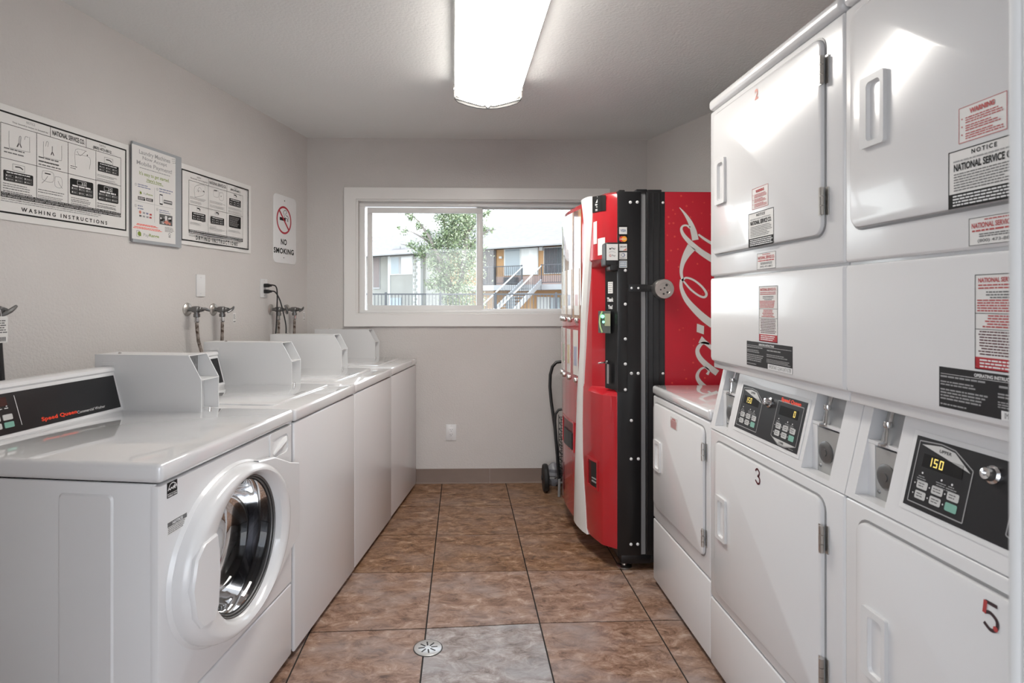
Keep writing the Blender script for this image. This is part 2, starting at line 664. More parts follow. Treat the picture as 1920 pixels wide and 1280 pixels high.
g = 0.003
for i in range(len(GX) - 1):
    for j in range(len(GY) - 1):
        q = [gv(i, j + 1), gv(i + 1, j + 1), gv(i + 1, j), gv(i, j)]
        cx_, cy_ = sum(p[0] for p in q) / 4, sum(p[1] for p in q) / 4
        q = [(p[0] + g * (1 if p[0] < cx_ else -1), p[1] + g * 0.95 * (1 if p[1] < cy_ else -1)) for p in q]
        q = inv_clip(q, 0, 1, YB)
        q = inv_clip(q, 0, -1, -(YF - 0.1))
        q = inv_clip(q, -1, -math.tan(LA), -(LX0 - YB * math.tan(LA)) - 2 * YB * 0)if False else q
        q = inv_clip(q, -1, math.tan(LA), -(LX0 - YB * math.tan(LA)))
        q = inv_clip(q, 1, math.tan(RA), RX0 + YB * math.tan(RA))
        if len(q) < 3:
            continue
        mb = MB()
        mb.prism([(p[0] - cx_, p[1] - cy_) for p in q], 'z', -0.004, 0.0)
        near = j >= 5
        m_ = M_TILE_G if (i == 4 and near) else (M_TILE_P if (near or (j == 4)) else M_TILE)
        o = mb.build('tile', m_, floor, smooth=False)
        o.location = (cx_, cy_, random.uniform(-.0003, .0003))

# baseboards (brown rubber cove base)
mb = MB()
prof = [(0, 0), (-.014, 0), (-.010, .004), (-.006, .012), (-.004, .098), (-.002, .104), (0, .104)]
for x0, x1 in ((lx(YB) - .01, 0.1995), (0.2005, rx(YB))):
    mb.prism([(YB + a, z) for a, z in prof], 'x', x0, x1)
base_back = mb.build('baseboard_back', M_BASE, kind='structure')

# ------------------------------------------------------------------ window
win = root('window_1', (0.11, YB, 1.2), 0, kind='structure')


def wbox(mb_, x0, z0, x1, z1, y0, y1, r=0.003):
    return mb_.rbox(x0 - .11, y0, z0 - 1.2, x1 - .11, y1, z1 - 1.2, r)


def casing(name, P, y0, y1, mtl):
    """mitred board given by its four corners (x,z)"""
    m_ = MB()
    m_.loft([[(x - .11, y0, z - 1.2) for x, z in P], [(x - .11, y1, z - 1.2) for x, z in P]])
    return m_.build(name, mtl, win, smooth=False)


o0, o1, o2, o3 = -0.842, 1.130, 1.068, 2.122
i0, i1, i2, i3 = -0.757, 1.212, 0.985, 2.040
for P in ([(o0, o1), (o2, o1), (i2, i1), (i0, i1)], [(o0, o3), (i0, i3), (i2, i3), (o2, o3)],
          [(o0, o1), (i0, i1), (i0, i3), (o0, o3)], [(o2, o1), (o2, o3), (i2, i3), (i2, i1)]):
    casing('casing_board', P, -0.020, -0.0005, M_TRIMW)
# jamb liner
mb = MB()
for x0, z0, x1, z1 in ((i0, i1, i2, i1 + .012), (i0, i3 - .012, i2, i3), (i0, i1 + .012, i0 + .012, i3 - .012), (i2 - .012, i1 + .012, i2, i3 - .012)):
    wbox(mb, x0, z0, x1, z1, -0.012, 0.10, .002)
mb.build('jamb', M_TRIMW, win)
# vinyl frame
f0, f1, f2, f3 = i0 + .012, i1 + .012, i2 - .012, i3 - .012
mb = MB()
for x0, z0, x1, z1 in ((f0, f1, f2, f1 + .022), (f0, f3 - .030, f2, f3), (f0, f1 + .022, f0 + .040, f3 - .030), (f2 - .04, f1 + .022, f2, f3 - .030)):
    wbox(mb, x0, z0, x1, z1, 0.045, 0.115, .003)
mb.build('window_frame', M_VINYL, win)


def sash(name, x0, z0, x1, z1, t, y0, y1, tl=None):
    m_ = MB()
    tl = tl or t
    wbox(m_, x0, z0, x1, z0 + t, y0, y1)
    wbox(m_, x0, z1 - t, x1, z1, y0, y1)
    wbox(m_, x0, z0 + t, x0 + tl, z1 - t, y0, y1)
    wbox(m_, x1 - t, z0 + t, x1, z1 - t, y0, y1)
    sh = m_.build(name, M_VINYL, win)
    m_ = MB()
    ym = (y0 + y1) / 2
    m_.box(x0 + tl - .11, ym - .002, z0 + t - 1.2, x1 - t - .11, ym + .002, z1 - t - 1.2)
    m_.build('pane', M_PANE, sh, smooth=False)


sash('sash', -0.690, 1.240, 0.148, 1.992, 0.040, 0.060, 0.082, 0.037)
sash('sash', 0.105, 1.242, 0.940, 1.998, 0.012, 0.088, 0.108, 0.050)

# ------------------------------------------------------------------ ceiling lamp
lamp = root('ceiling_light', (0.147, 2.50, CZ), R(0.9), 'long white fluorescent ceiling light with a wraparound diffuser', 'ceiling light')
LY0, LY1 = -0.62, 0.62
mb = MB()
mb.rbox(-0.145, LY0, -0.055, 0.145, LY1, -0.0005, 0.004)
mb.build('housing', M_EN2, lamp)
dp = [(-.168, -.030), (-.171, -.060), (-.168, -.082), (-.150, -.096), (-.10, -.110), (-.05, -.119), (0, -.122), (.05, -.119), (.10, -.110), (.150, -.096), (.168, -.082), (.171, -.060), (.168, -.030)]
mb = MB()
mb.prism(dp[1:-1], 'y', LY0 + .012, LY1 - .012)
for i, f_ in enumerate(mb.f):                       # the steep prismatic sides glow less than the lens below
    if max(abs(mb.v[q][2]) for q in f_) < .097 and len(f_) == 4:
        mb.mi[i] = 1
mb.build('diffuser', [M_DIFF, M_DIFFS], lamp, angle=50)
for sx_ in (-1, 1):
    mb = MB()
    mb.rbox(sx_ * .1745 - .0035, LY0 + .012, -.050, sx_ * .1745 + .0035, LY1 - .012, -.004, .002)  # added opaque strip, keeps the diffuser's side glow from burning out the ceiling
    mb.build('added_glow_shield', M_EN2, lamp)
for y0, y1 in ((LY1 - .012, LY1), (LY0, LY0 + .012)):
    mb = MB()
    mb.prism([(u * 1.05, v * 1.24 if v < -.05 else v) for u, v in dp], 'y', y0, y1)
    cap = mb.build('end_cap', mat('cap_grey', (.06, .058, .055), .5), lamp)
    mb = MB()
    yo = y0 if y1 > 0 else y1
    dy = -.004 if y1 > 0 else .004
    mb.tube([(-.172, yo + dy, -.100), (-.09, yo + dy, -.124), (-.03, yo + dy, -.139), (0, yo + dy, -.133), (.03, yo + dy, -.139), (.09, yo + dy, -.124), (.172, yo + dy, -.100)], .0025, 6)
    mb.lathe([(.012, 0), (.012, .006), (.008, .009)], (0, yo, -.139), (0, dy, 0), 12)
    mb.build('latch_wire', M_CHROME, cap)
    for sx_ in (-1, 1):
        mb = MB()
        mb.rbox(sx_ * .176 - .006, min(yo, yo + dy * 5), -.098, sx_ * .176 + .006, max(yo, yo + dy * 5), -.060, .002)
        mb.rbox(sx_ * .181 - .003, min(yo, yo + dy * 5), -.060, sx_ * .181 + .003, max(yo, yo + dy * 5), -.030, .002)
        mb.build('clip', M_STEEL, cap)

# ------------------------------------------------------------------ things on the left wall
def wl(t, z, off=0.0):
    return (LX0 - t * math.sin(LA) + off * math.cos(LA), YB - t * math.cos(LA) - off * math.sin(LA), z)


def zm(ox, oy, s):
    return lambda x, y: (ox + x * s, oy + y * s)


def sheet_thing(name, t0, t1, z0, z1, th, mtl, label, cat, off=0.002, curl=0.0, rc=0.0, group=None):
    r = root(name, wl((t0 + t1) / 2, (z0 + z1) / 2, off), -LA, label, cat, group)
    hw, hh = (t0 - t1) / 2, (z1 - z0) / 2
    mb_ = MB()
    if rc:
        plate_x(mb_, -hw, -hh, hw, hh, rc, 0, th, 0.0008)
        mb_.build('plate', mtl, r)
    else:
        n = 12
        L = []
        for k in range(n + 1):
            u = -hw + 2 * hw * k / n
            b = curl * math.sin(math.pi * 2.0 * k / n + 0.6) ** 2 if curl else 0
            L.append([(b, u, -hh), (b + th, u, -hh), (b + th, u, hh), (b, u, hh)])
        mb_.loft(L)
        mb_.build('sheet', mtl, r, angle=50)
    return r


def dark_keypad(P, U, z, A, B, screen=False, seed=1):
    """black rounded operating-panel picture with white keys; A=bottom left, B=top right in zoom px"""
    u0, v0 = U(*A)
    u1, v1 = U(*B)
    P.rr(u0, v0, u1, v1, (v1 - v0) * .09, M_INK, 1)
    W_, H_ = u1 - u0, v1 - v0
    top = .52 if screen else .78
    P.greek(u0 + W_ * .10, v0 + H_ * (top - .02), u1 - W_ * .10, v0 + H_ * (top + .13), 1, M_INKW, 2, .6, seed, .05)
    if screen:
        P.frame(u0 + W_ * .30, v0 + H_ * .68, u1 - W_ * .30, v0 + H_ * .93, H_ * .02, M_INKW, 2)
        P.text('35', u0 + W_ * .48, v0 + H_ * .71, u0 + W_ * .66, v0 + H_ * .86, M_INKW, 2)
    kh = .16 if screen else .24
    for r_ in range(2):
        for c_ in range(3):
            a = u0 + W_ * (.06 + .31 * c_)
            b = v0 + H_ * (.08 + (kh + .08) * r_)
            P.frame(a, b, a + W_ * .27, b + H_ * kh, H_ * .015, M_INKL, 2)
            P.rect(a + W_ * .02, b + H_ * kh * .3, a + W_ * .06, b + H_ * kh * .75, M_INKW, 3)
            P.greek(a + W_ * .08, b + H_ * kh * .2, a + W_ * .26, b + H_ * kh * .8, 1, M_INKL, 3, .5, seed + c_ + r_ * 3, .3)


# --- washing instructions
p1 = sheet_thing('instruction_poster', 2.240, 1.622, 1.592, 1.999, .0012, M_PAPER, 'wide white laminated poster reading WASHING INSTRUCTIONS on the wall over the first machine', 'poster', .003)
P = Pr(p1, (.0012, 0, 0))
z = zm(0, 190, 250 / 1231)
U = lambda x, y: P.uv(*z(x, y))


def TX(P, U, body, lb, rt, m, bold=0.0, space=1.0, layer=1):
    a, b = U(*lb), U(*rt)
    P.text(body, a[0], a[1], b[0], b[1], m, layer, bold, space)


u1, v1 = U(1166, 447)
_, v0 = U(1150, 1195)
u0 = -0.309 + (0.309 - u1)
P.frame(u0, v0, u1, v1, .0062, M_INK)
gl, gt = U(5, 190)
gr, _ = U(1115, 527)
_, gb = U(1110, 1035)
gm = U(628, 665)[1]
hw = .0009
for vv in (gt, gm):
    P.rect(gl, vv - hw, gr, vv + hw, M_INK)
for xx in (5, 338, 628, 885, 1115):
    uu = U(xx, 600)[0]
    P.rect(uu - hw, gb, uu + hw, gt, M_INK)
for xx in (465, 795):
    uu = U(xx, 300)[0]
    P.rect(uu - hw, gt, uu + hw, v1, M_INK)
TX(P, U, 'NOTICE', (243, 206), (323, 208), M_INKL, .01)
TX(P, U, 'This laundry room is leased by', (110, 201), (443, 286), M_INKG, .01)
TX(P, U, 'NATIONAL SERVICE CO.', (483, 310), (780, 357), M_INK, .02)
TX(P, U, 'Toll Free', (915, 410), (975, 412), M_INKG)
TX(P, U, '(800) 473-8812', (858, 441), (1027, 458), M_INK, .015)
TX(P, U, 'WASHING INSTRUCTIONS', (195, 1016), (988, 1107), M_INK, .025, 1.65)
a, b = U(0, 868), U(1110, 1048)
P.rect(gl, b[1] - .001, gr, b[1] + .0075, M_INK, 1)
P.rect(gl, b[1] - .0105, gr, b[1] - .002, M_INK, 1)
P.text('NOT RESPONSIBLE FOR CLOTHES DAMAGE DUE TO FOREIGN MATERIALS, SNAGS, OR DYES STAINING', gl + .004, b[1] + .0015, gr - .004, b[1] + .0055, M_INKW, 2, .01)
P.text('NO REFUNDS WITHOUT RECEIPT AND IF LEFT IN WASHERS OR UNATTENDED WE ARE NOT RESPONSIBLE', gl + .004, b[1] - .008, gr - .004, b[1] - .004, M_INKW, 2, .01)
P.text('ONLY WASH ITEMS RATED AS MACHINE WASHABLE, NO COMFORTERS OR SLEEPING BAGS OF ANY SIZE', gl, b[1] - .019, gl + (gr - gl) * .80, b[1] - .0145, M_INK, 2, .01)
P.greek(gl, b[1] - .027, gl + (gr - gl) * .8, b[1] - .021, 1, M_INKL, 1, .5, 5, .05)
dark_keypad(P, U, z, (30, 727), (305, 688), False, 3)
dark_keypad(P, U, z, (903, 640), (1095, 608), False, 4)
dark_keypad(P, U, z, (645, 855), (860, 755), True, 5)
dark_keypad(P, U, z, (900, 910), (1092, 805), True, 6)
for A, B in (((115, 635), (228, 600)), ((962, 568), (1042, 535)), ):
    a, b = U(*A), U(*B)
    P.frame(a[0], a[1], b[0], b[1], .0012, M_INKG, 1)
    P.stroke([(a[0] * .8 + b[0] * .2, a[1] * .4 + b[1] * .6), (a[0] * .4 + b[0] * .6, a[1] * .35 + b[1] * .65), (a[0] * .15 + b[0] * .85, a[1] * .6 + b[1] * .4)], .004, M_INK, 1)
for k, (A, B) in enumerate((((35, 475), (275, 470)), ((355, 563), (560, 545)), ((355, 590), (600, 590)), ((650, 618), (715, 600)), ((895, 688), (1090, 715)), ((895, 725), (1090, 748)), ((25, 780), (300, 795)), ((25, 830), (300, 835)), ((350, 840), (605, 850)), ((350, 885), (610, 905)), ((655, 910), (850, 915)), ((655, 945), (850, 945)), ((895, 965), (1090, 965)), ((895, 1000), (1085, 995)))):
    a, b = U(*A), U(*B)
    P.greek(a[0], min(a[1], b[1]) - .001, b[0], max(a[1], b[1]) + .003 if abs(a[1] - b[1]) < .004 else max(a[1], b[1]), 2, M_INKG, 1, .32, k)
# line drawings of tub, hands and machine
for S, wd, m_ in (([(82, 272), (84, 415), (110, 432), (265, 468), (272, 455), (272, 330)], .0016, M_INKL), ([(160, 420), (172, 395), (178, 330), (192, 330), (186, 395), (198, 425)], .003, M_INKL),
                 ([(155, 420), (172, 388)], .003, M_INK), ([(196, 428), (182, 392)], .003, M_INK), ([(225, 355), (235, 325), (262, 335)], .002, M_INKL),
                 ([(400, 370), (400, 500), (420, 515), (550, 545), (568, 530), (568, 410)], .0016, M_INKL), ([(470, 495), (480, 470)], .003, M_INK), ([(496, 502), (484, 470)], .003, M_INK), ([(482, 470), (482, 415)], .004, M_INKL),
                 ([(420, 415), (430, 372), (445, 380), (440, 420)], .0016, M_INKL), ([(695, 600), (697, 445), (800, 462)], .0014, M_INKL), ([(697, 490), (826, 520), (824, 628)], .0014, M_INKL), ([(710, 460), (740, 500), (790, 460)], .0014, M_INKG), ([(804, 492), (806, 505)], .004, M_INK),
                 ([(392, 640), (392, 720), (485, 745), (487, 660), (392, 640)], .0014, M_INKL), ([(412, 662), (466, 674)], .004, M_INK), ([(508, 695), (508, 780), (566, 795), (566, 710), (508, 695)], .0014, M_INKL), ([(385, 755), (420, 720), (440, 690)], .002, M_INKL), ([(575, 805), (545, 760), (535, 735)], .002, M_INKL)):
    P.stroke([U(*q) for q in S], wd, m_, 1)
P.build('print', p1)

# --- mobile payment poster in a silver frame
p2 = sheet_thing('payment_poster', 1.612, 1.302, 1.572, 2.022, .010, M_SILVERG, 'narrow grey-framed poster about mobile payment between two instruction posters', 'poster', .006)
P = Pr(p2, (.010, 0, 0))
z = zm(236, 260, 104 / 634)
U = lambda x, y: P.uv(*z(x, y))
a, b = U(68, 1138), U(566, 222)
P.rect(a[0], a[1], b[0], b[1], M_PAPER, 0)
TX(P, U, 'Laundry Machines', (150, 182), (505, 236), M_INKL, .012)
TX(P, U, 'Now Accept', (190, 248), (468, 285), M_INKL, .012)
TX(P, U, 'Mobile Payment!', (122, 300), (525, 362), M_INKL, .012)
a, b = U(155, 352), U(505, 430)
P.greek(a[0], b[1] - .003, b[0], b[1] + .004, 1, M_INKL, 1, .5, 3, .02)
TX(P, U, "It's easy to get started.", (152, 418), (495, 462), M_GREEN, .01)
TX(P, U, "Here's how.", (240, 486), (413, 500), M_GREEN, .02)
a, b = U(232, 515), U(428, 545)
P.greek(a[0], b[1] - .002, b[0], b[1] + .003, 1, M_GREEN, 1, .5, 5, .02)
for n_, (x, y) in zip('1234', ((112, 520), (358, 578), (110, 762), (357, 808))):
    c_ = U(x, y)
    P.ring(c_[0], c_[1], .0045, .0062, M_INKL, 1, 16)
    P.textc(n_, c_[0], c_[1] - .0028, .0056, M_INKG)
for k, (A, B) in enumerate((((135, 545), (290, 560)), ((380, 605), (540, 612)), ((135, 800), (208, 778)), ((380, 840), (520, 845)))):
    a, b = U(*A), U(*B)
    P.greek(a[0], min(a[1], b[1]) - .003, b[0], max(a[1], b[1]) + .006, 2, M_BLUE, 1, .42, k + 20)
a, b = U(325, 560), U(328, 960)
P.rect(a[0], b[1], a[0] + .0012, a[1], M_INKL, 1)
a, b = U(105, 712), U(540, 800)
P.rect(a[0], (a[1] + b[1]) / 2, b[0], (a[1] + b[1]) / 2 + .0012, M_INKL, 1)


def payrange(P, U, x0, x1, yb, yt, slope):
    """olive leaf in a grey rounded outline and the word beside it"""
    a = U(x0, yb)
    b = U(x1, yt)
    h_ = b[1] - a[1]
    P.rr(a[0], a[1], a[0] + h_ * .62, b[1], h_ * .14, M_INKL, 1)
    P.rr(a[0] + h_ * .07, a[1] + h_ * .07, a[0] + h_ * .55, b[1] - h_ * .07, h_ * .10, M_PAPER, 2)
    P.disc(a[0] + h_ * .55, a[1] + h_ * .50, h_ * .34, M_GREEN, 3)
    P.rect(a[0] + h_ * .55, a[1] + h_ * .16, a[0] + h_ * .89, a[1] + h_ * .45, M_GREEN, 3)


payrange(P, U, 120, 190, 1118, 1052, 0)
TX(P, U, 'Pay', (200, 1124), (262, 1088), M_INKL)
TX(P, U, 'Range', (264, 1130), (378, 1103), M_GREEN, .02)
payrange(P, U, 148, 190, 634, 600, 0)
TX(P, U, 'Pay', (202, 645), (236, 622), M_INKL)
TX(P, U, 'Range', (237, 648), (306, 638), M_GREEN, .02)
for A, B in (((137, 690), (220, 676)), ((230, 705), (308, 694))):
    a, b = U(*A), U(*B)
    P.rect(a[0], a[1] - .001, b[0], b[1] + .001, M_INK, 1)
    P.greek(a[0] + .003, a[1] + .001, b[0] - .001, b[1] - .001, 2, M_INKW, 2, .5, int(A[0]))
a, b = U(384, 750), U(420, 640)
P.rr(a[0], a[1], b[0], b[1], .002, M_INK, 1)
P.rect(a[0] + .0015, a[1] + .006, b[0] - .0015, b[1] - .005, M_INKW, 2)
a, b = U(430, 738), U(528, 718)
P.rr(a[0], a[1], b[0], b[1], .003, M_INKG, 1)
P.rect(a[0] + .002, a[1] + .008, b[0] - .004, a[1] + .012, M_INKW, 2)
c_ = U(162, 838)
P.disc(c_[0], c_[1], .0075, M_SALMON, 1, 14)
for k, (x, y, m_) in enumerate(((205, 848, M_INKL), (243, 856, M_BLUE), (282, 868, M_INKR), (165, 880, M_INKG), (205, 888, M_INKL), (245, 896, M_INKL), (280, 902, M_INKR))):
    c_ = U(x, y)
    P.rect(c_[0] - .007, c_[1] - .004, c_[0] + .007, c_[1] + .004, m_, 1)
a, b = U(382, 975), U(530, 885)
P.rect(a[0], a[1], b[0], b[1], M_INKG, 1)
ww, hh = b[0] - a[0], b[1] - a[1]
rnd = random.Random(4)
for k in range(16):
    x, y = a[0] + ww * rnd.uniform(.02, .8), a[1] + hh * rnd.uniform(.02, .75)
    P.rect(x, y, x + ww * rnd.uniform(.08, .2), y + hh * rnd.uniform(.1, .25), (M_INKW, M_INK, M_SALMON, M_INKL)[k % 4], 2)
P.disc(a[0] + ww * .55, a[1] + hh * .3, hh * .22, M_SALMON, 3, 12)
P.rr(a[0] + ww * .42, a[1] + hh * .4, a[0] + ww * .58, a[1] + hh * .9, .002, M_INKW, 3)
for k, (A, B) in enumerate((((125, 975), (345, 1000)), ((120, 985), (370, 1015)), ((95, 1008), (395, 1040)), ((82, 1018), (412, 1058)))):
    a, b = U(*A), U(*B)
    mv = (a[1] + b[1]) / 2
    P.greek(a[0], mv - .003, b[0], mv + .003, 1, M_REDORANGE, 1, .5, k + 40, .02)
a, b = U(445, 1065), U(555, 1022)
P.greek(a[0], a[1], b[0], b[1], 4, M_INKG, 1, .4, 77)
c_ = U(498, 1095)
P.ring(c_[0], c_[1], .004, .0075, M_INKL, 1, 16)
P.rect(c_[0] - .0065, c_[1] - .015, c_[0] + .0065, c_[1] - .008, M_INKL, 1)
for k in range(9):
    c_ = U(530 + 12 * (k % 3) + (k // 3) * 4, 235 + 22 * (k // 3))
    P.rect(c_[0] - .002, c_[1] - .002, c_[0] + .002, c_[1] + .002, M_INKL, 1)
P.build('print', p2)

# --- drying instructions
p3 = sheet_thing('instruction_poster', 1.303, 0.695, 1.592, 1.998, .0012, M_PAPER, 'white laminated poster reading DRYING INSTRUCTIONS with slightly curled edges', 'poster', .002, .006)
P = Pr(p3, (.0075, 0, 0))
P.o = Vector((.0075, 0, 0))
z = zm(320, 300, 300 / 1920)
U = lambda x, y: P.uv(*z(x, y))
u0, v1 = U(128, 98)
u1, _ = U(935, 352)
_, v0 = U(122, 957)
P.frame(u0, v0, u1, v1, .0062, M_INK)
gl, gt = U(217, 238)
gr, _ = U(865, 430)
_, gm = U(217, 525)
gb = U(217, 850)[1]
for vv in (gt, gm):
    P.rect(gl, vv - hw, gr, vv + hw, M_INKG)
for xx in (217, 452, 672, 865):
    uu = U(xx, 500)[0]
    P.rect(uu - hw, gb, uu + hw, gt, M_INKG)
for xx in (456, 675):
    uu = U(xx, 250)[0]
    P.rect(uu - hw, gt, uu + hw, v1, M_INKG)
TX(P, U, 'NOTICE', (315, 215), (362, 212), M_INKG)
TX(P, U, 'This laundry room is leased by', (235, 222), (440, 265), M_INKG, .01)
TX(P, U, 'NATIONAL SERVICE CO.', (465, 282), (665, 308), M_INK, .01)
TX(P, U, 'Toll Free', (760, 338), (800, 335), M_INKG)
TX(P, U, '(800) 473-8812', (718, 370), (835, 374), M_INK, .01)
TX(P, U, 'DRYING INSTRUCTIONS', (303, 955), (800, 988), M_INK, .015, 1.7)
P.rect(gl, gb + .0005, gr, gb + .009, M_INK, 1)
P.rect(gl, gb - .0095, gr, gb - .001, M_INK, 1)
P.greek(gl + .004, gb + .002, gr - .004, gb + .008, 1, M_INKW, 2, .45, 8, .02)
P.greek(gl + .004, gb - .008, gr - .004, gb - .002, 1, M_INKW, 2, .45, 9, .02)
P.greek(gl, gb - .026, gr, gb - .013, 2, M_INKG, 1, .35, 10, .1)
for k, (A, B) in enumerate((((703, 537), (840, 492)), ((255, 710), (417, 655)), ((485, 755), (640, 705)))):
    dark_keypad(P, U, z, A, B, False, k + 30)
a, b = U(700, 800), U(840, 690)
P.rr(a[0], a[1], b[0], b[1], .004, M_INK, 1)
P.greek(a[0] + .006, a[1] + .006, b[0] - .006, b[1] - .006, 8, M_INKL, 2, .35, 3, .3)
for k, (x, y) in enumerate(((775, 430), (335, 590), (560, 640))):
    c_ = U(x, y)
    P.frame(c_[0] - .016, c_[1] - .010, c_[0] + .016, c_[1] + .010, .0008, M_INKL, 1)
    P.rect(c_[0] - .012, c_[1] + .001, c_[0] + .008, c_[1] + .006, M_INK, 1)
    P.rect(c_[0] + .006, c_[1] - .005, c_[0] + .012, c_[1] + .002, M_INK, 1)
for k, (A, B) in enumerate((((232, 470), (440, 470)), ((232, 520), (380, 500)), ((468, 510), (665, 525)), ((468, 560), (665, 575)), ((690, 590), (850, 590)), ((690, 630), (850, 630)), ((232, 760), (370, 765)), ((468, 800), (550, 800)), ((468, 835), (650, 835)), ((690, 860), (845, 855)))):
    a, b = U(*A), U(*B)
    mv = (a[1] + b[1]) / 2
    P.greek(a[0], mv - .008, b[0], mv + .006, 3, M_INKL, 1, .32, k + 60)
for S, wd, m_ in (([(290, 445), (288, 320), (400, 300), (405, 380), (385, 425), (290, 445)], .0014, M_INKL), ([(315, 380), (340, 330), (365, 350), (360, 385)], .0014, M_INKL), ([(385, 370), (405, 385)], .005, M_INKG), ([(335, 360), (335, 385)], .003, M_INKG),
                 ([(515, 360), (515, 430), (572, 445), (574, 375), (515, 360)], .0012, M_INKL), ([(520, 362), (556, 370)], .004, M_INK), ([(585, 390), (583, 470), (628, 482), (628, 402), (585, 390)], .0012, M_INKL), ([(600, 430), (608, 440)], .005, M_INKL)):
    P.stroke([U(*q) for q in S], wd, m_, 1)
P.build('print', p3)

# --- no smoking sign
p4 = sheet_thing('no_smoking_sign', 0.446, 0.160, 1.560, 2.007, .003, mat('sign_white', (.80, .80, .80), .3), 'tall white NO SMOKING sign with a red crossed cigarette', 'sign', .001, 0, .035)
P = Pr(p4, (.003, 0, 0))
U = lambda x, y: P.uv(*z(x, y))
c_ = U(1360, 722)
rr_ = (U(1360, 556)[1] - U(1360, 890)[1]) / 2
P.rect(c_[0] - rr_ * .58, c_[1] - rr_ * .05, c_[0] + rr_ * .22, c_[1] + rr_ * .17, M_INK, 0)
P.rect(c_[0] + rr_ * .40, c_[1] - rr_ * .05, c_[0] + rr_ * .58, c_[1] + rr_ * .17, M_INKL, 0)
P.stroke([U(*q) for q in ((1352, 625), (1365, 605), (1385, 610), (1392, 630), (1380, 650), (1385, 668), (1405, 680), (1412, 705))], .0035, M_INK, 0)
P.stroke([U(*q) for q in ((1360, 655), (1352, 625))], .0035, M_INK, 0)
P.stroke([U(*q) for q in ((1360, 655), (1370, 690), (1398, 705))], .0035, M_INK, 0)
m_red = mat('sign_red', (.42, .012, .03), .4)
P.ring(c_[0], c_[1], rr_ * .86, rr_, m_red, 1)
k7 = .66
P.stroke([(c_[0] - rr_ * k7, c_[1] + rr_ * k7), (c_[0] + rr_ * k7, c_[1] - rr_ * k7)], rr_ * .14, m_red, 2)
TX(P, U, 'NO', (1322, 1013), (1392, 955), M_INK, .034, 1.08)
TX(P, U, 'SMOKING', (1236, 1108), (1476, 1080), M_INK, .034, 1.10)
for q in ((1366, 490), (1357, 1172)):
    c_ = U(*q)
    P.disc(c_[0], c_[1], .0045, M_INK, 1, 12)
P.build('print', p4)

# --- blank plate, socket
r = root('wall_plate', wl(1.143, 1.389, .0005), -LA, 'blank white wall plate above the first pair of taps', 'wall plate')
mb = MB()
plate_x(mb, -.034, -.058, .034, .058, .003, 0, .006, .002)
pl = mb.build('plate', M_EN2, r)
for v in (-.042, .042):
    mb = MB()
    mb.lathe([(.0035, 0), (.0035, .001), (.002, .0016)], (.006, 0, v), (1, 0, 0), 10)
    mb.build('screw', M_EN2, r)


def socket_parts(r, face_z):
    m_ = MB()
    plate_x(m_, -.037, -.058, .037, .058, .003, 0, .006, .002)
    m_.build('plate', M_EN2, r)
    m_ = MB()
    plate_x(m_, -.0165, -.034, .0165, .034, .002, .006, .0075, .0008)
    b_ = m_.build('receptacle', M_EN2, r)
    m_ = MB()
    for v in (.017, -.017):
        m_.box(.0074, -.0075, v + .0005, .0079, -.0050, v + .008)
        m_.box(.0074, .0048, v + .0005, .0079, .0072, v + .008)
        m_.lathe([(.0026, 0), (.0026, .0005)], (.0074, 0, v - .006), (1, 0, 0), 8)
    m_.build('slot', M_SEAM, b_)
    for v in (-.048, .048):
        m_ = MB()
        m_.lathe([(.003, 0), (.003, .001), (.002, .0014)], (.006, 0, v), (1, 0, 0), 10)
        m_.build('screw', M_STEEL, r)


r = root('wall_outlet', wl(.555, 1.389, .0005), -LA, 'white wall outlet holding two black plugs near the corner', 'outlet')
socket_parts(r, 0)
for k, (dz, pts) in enumerate(((.017, [(.012, 0, .017), (.05, .0, .020), (.085, .0, .012), (.098, -.004, -.03), (.098, -.006, -.12), (.094, -.008, -.24), (.088, -.008, -.31)]),
                               (-.020, [(.012, 0, -.020), (.055, 0, -.018), (.08, .004, -.025), (.105, .012, -.07), (.125, .02, -.15), (.135, .035, -.235), (.125, .05, -.31)]))):
    c_ = root('power_cord', wl(.555, 1.389, .0), -LA, ('black power cord plugged into the upper socket, hanging straight down', 'black power cord plugged into the lower socket, swinging out to the side')[k], 'power cord', 'power cords in the wall outlet')
    m_ = MB()
    m_.rbox(.0085, -.013, dz - .012, .040, .013, dz + .012, .005)
    m_.rbox(.035, -.009, dz - .008, .056, .009, dz + .008, .004)
    m_.build('plug', M_BLACKP, c_)
    P_ = [Vector(q) for q in pts]
    m_ = MB()
    Q = []
    for i in range(1, len(P_) - 1):
        p0, p1, p2, p3 = P_[max(i - 1, 0)], P_[i], P_[i + 1], P_[min(i + 2, len(P_) - 1)]
        for q in range(5):
            t = q / 5
            Q.append(0.5 * (2 * p1 + (p2 - p0) * t + (2 * p0 - 5 * p1 + 4 * p2 - p3) * t * t + (3 * p1 - p0 - 3 * p2 + p3) * t ** 3))
    m_.tube(Q + [P_[-1]], .0042, 8)
    m_.build('cable', M_BLACKP, c_)

r = root('wall_outlet', (-.078, YB - .0005, .366), R(-90), 'white duplex outlet low on the wall under the window', 'outlet')
socket_parts(r, 0)


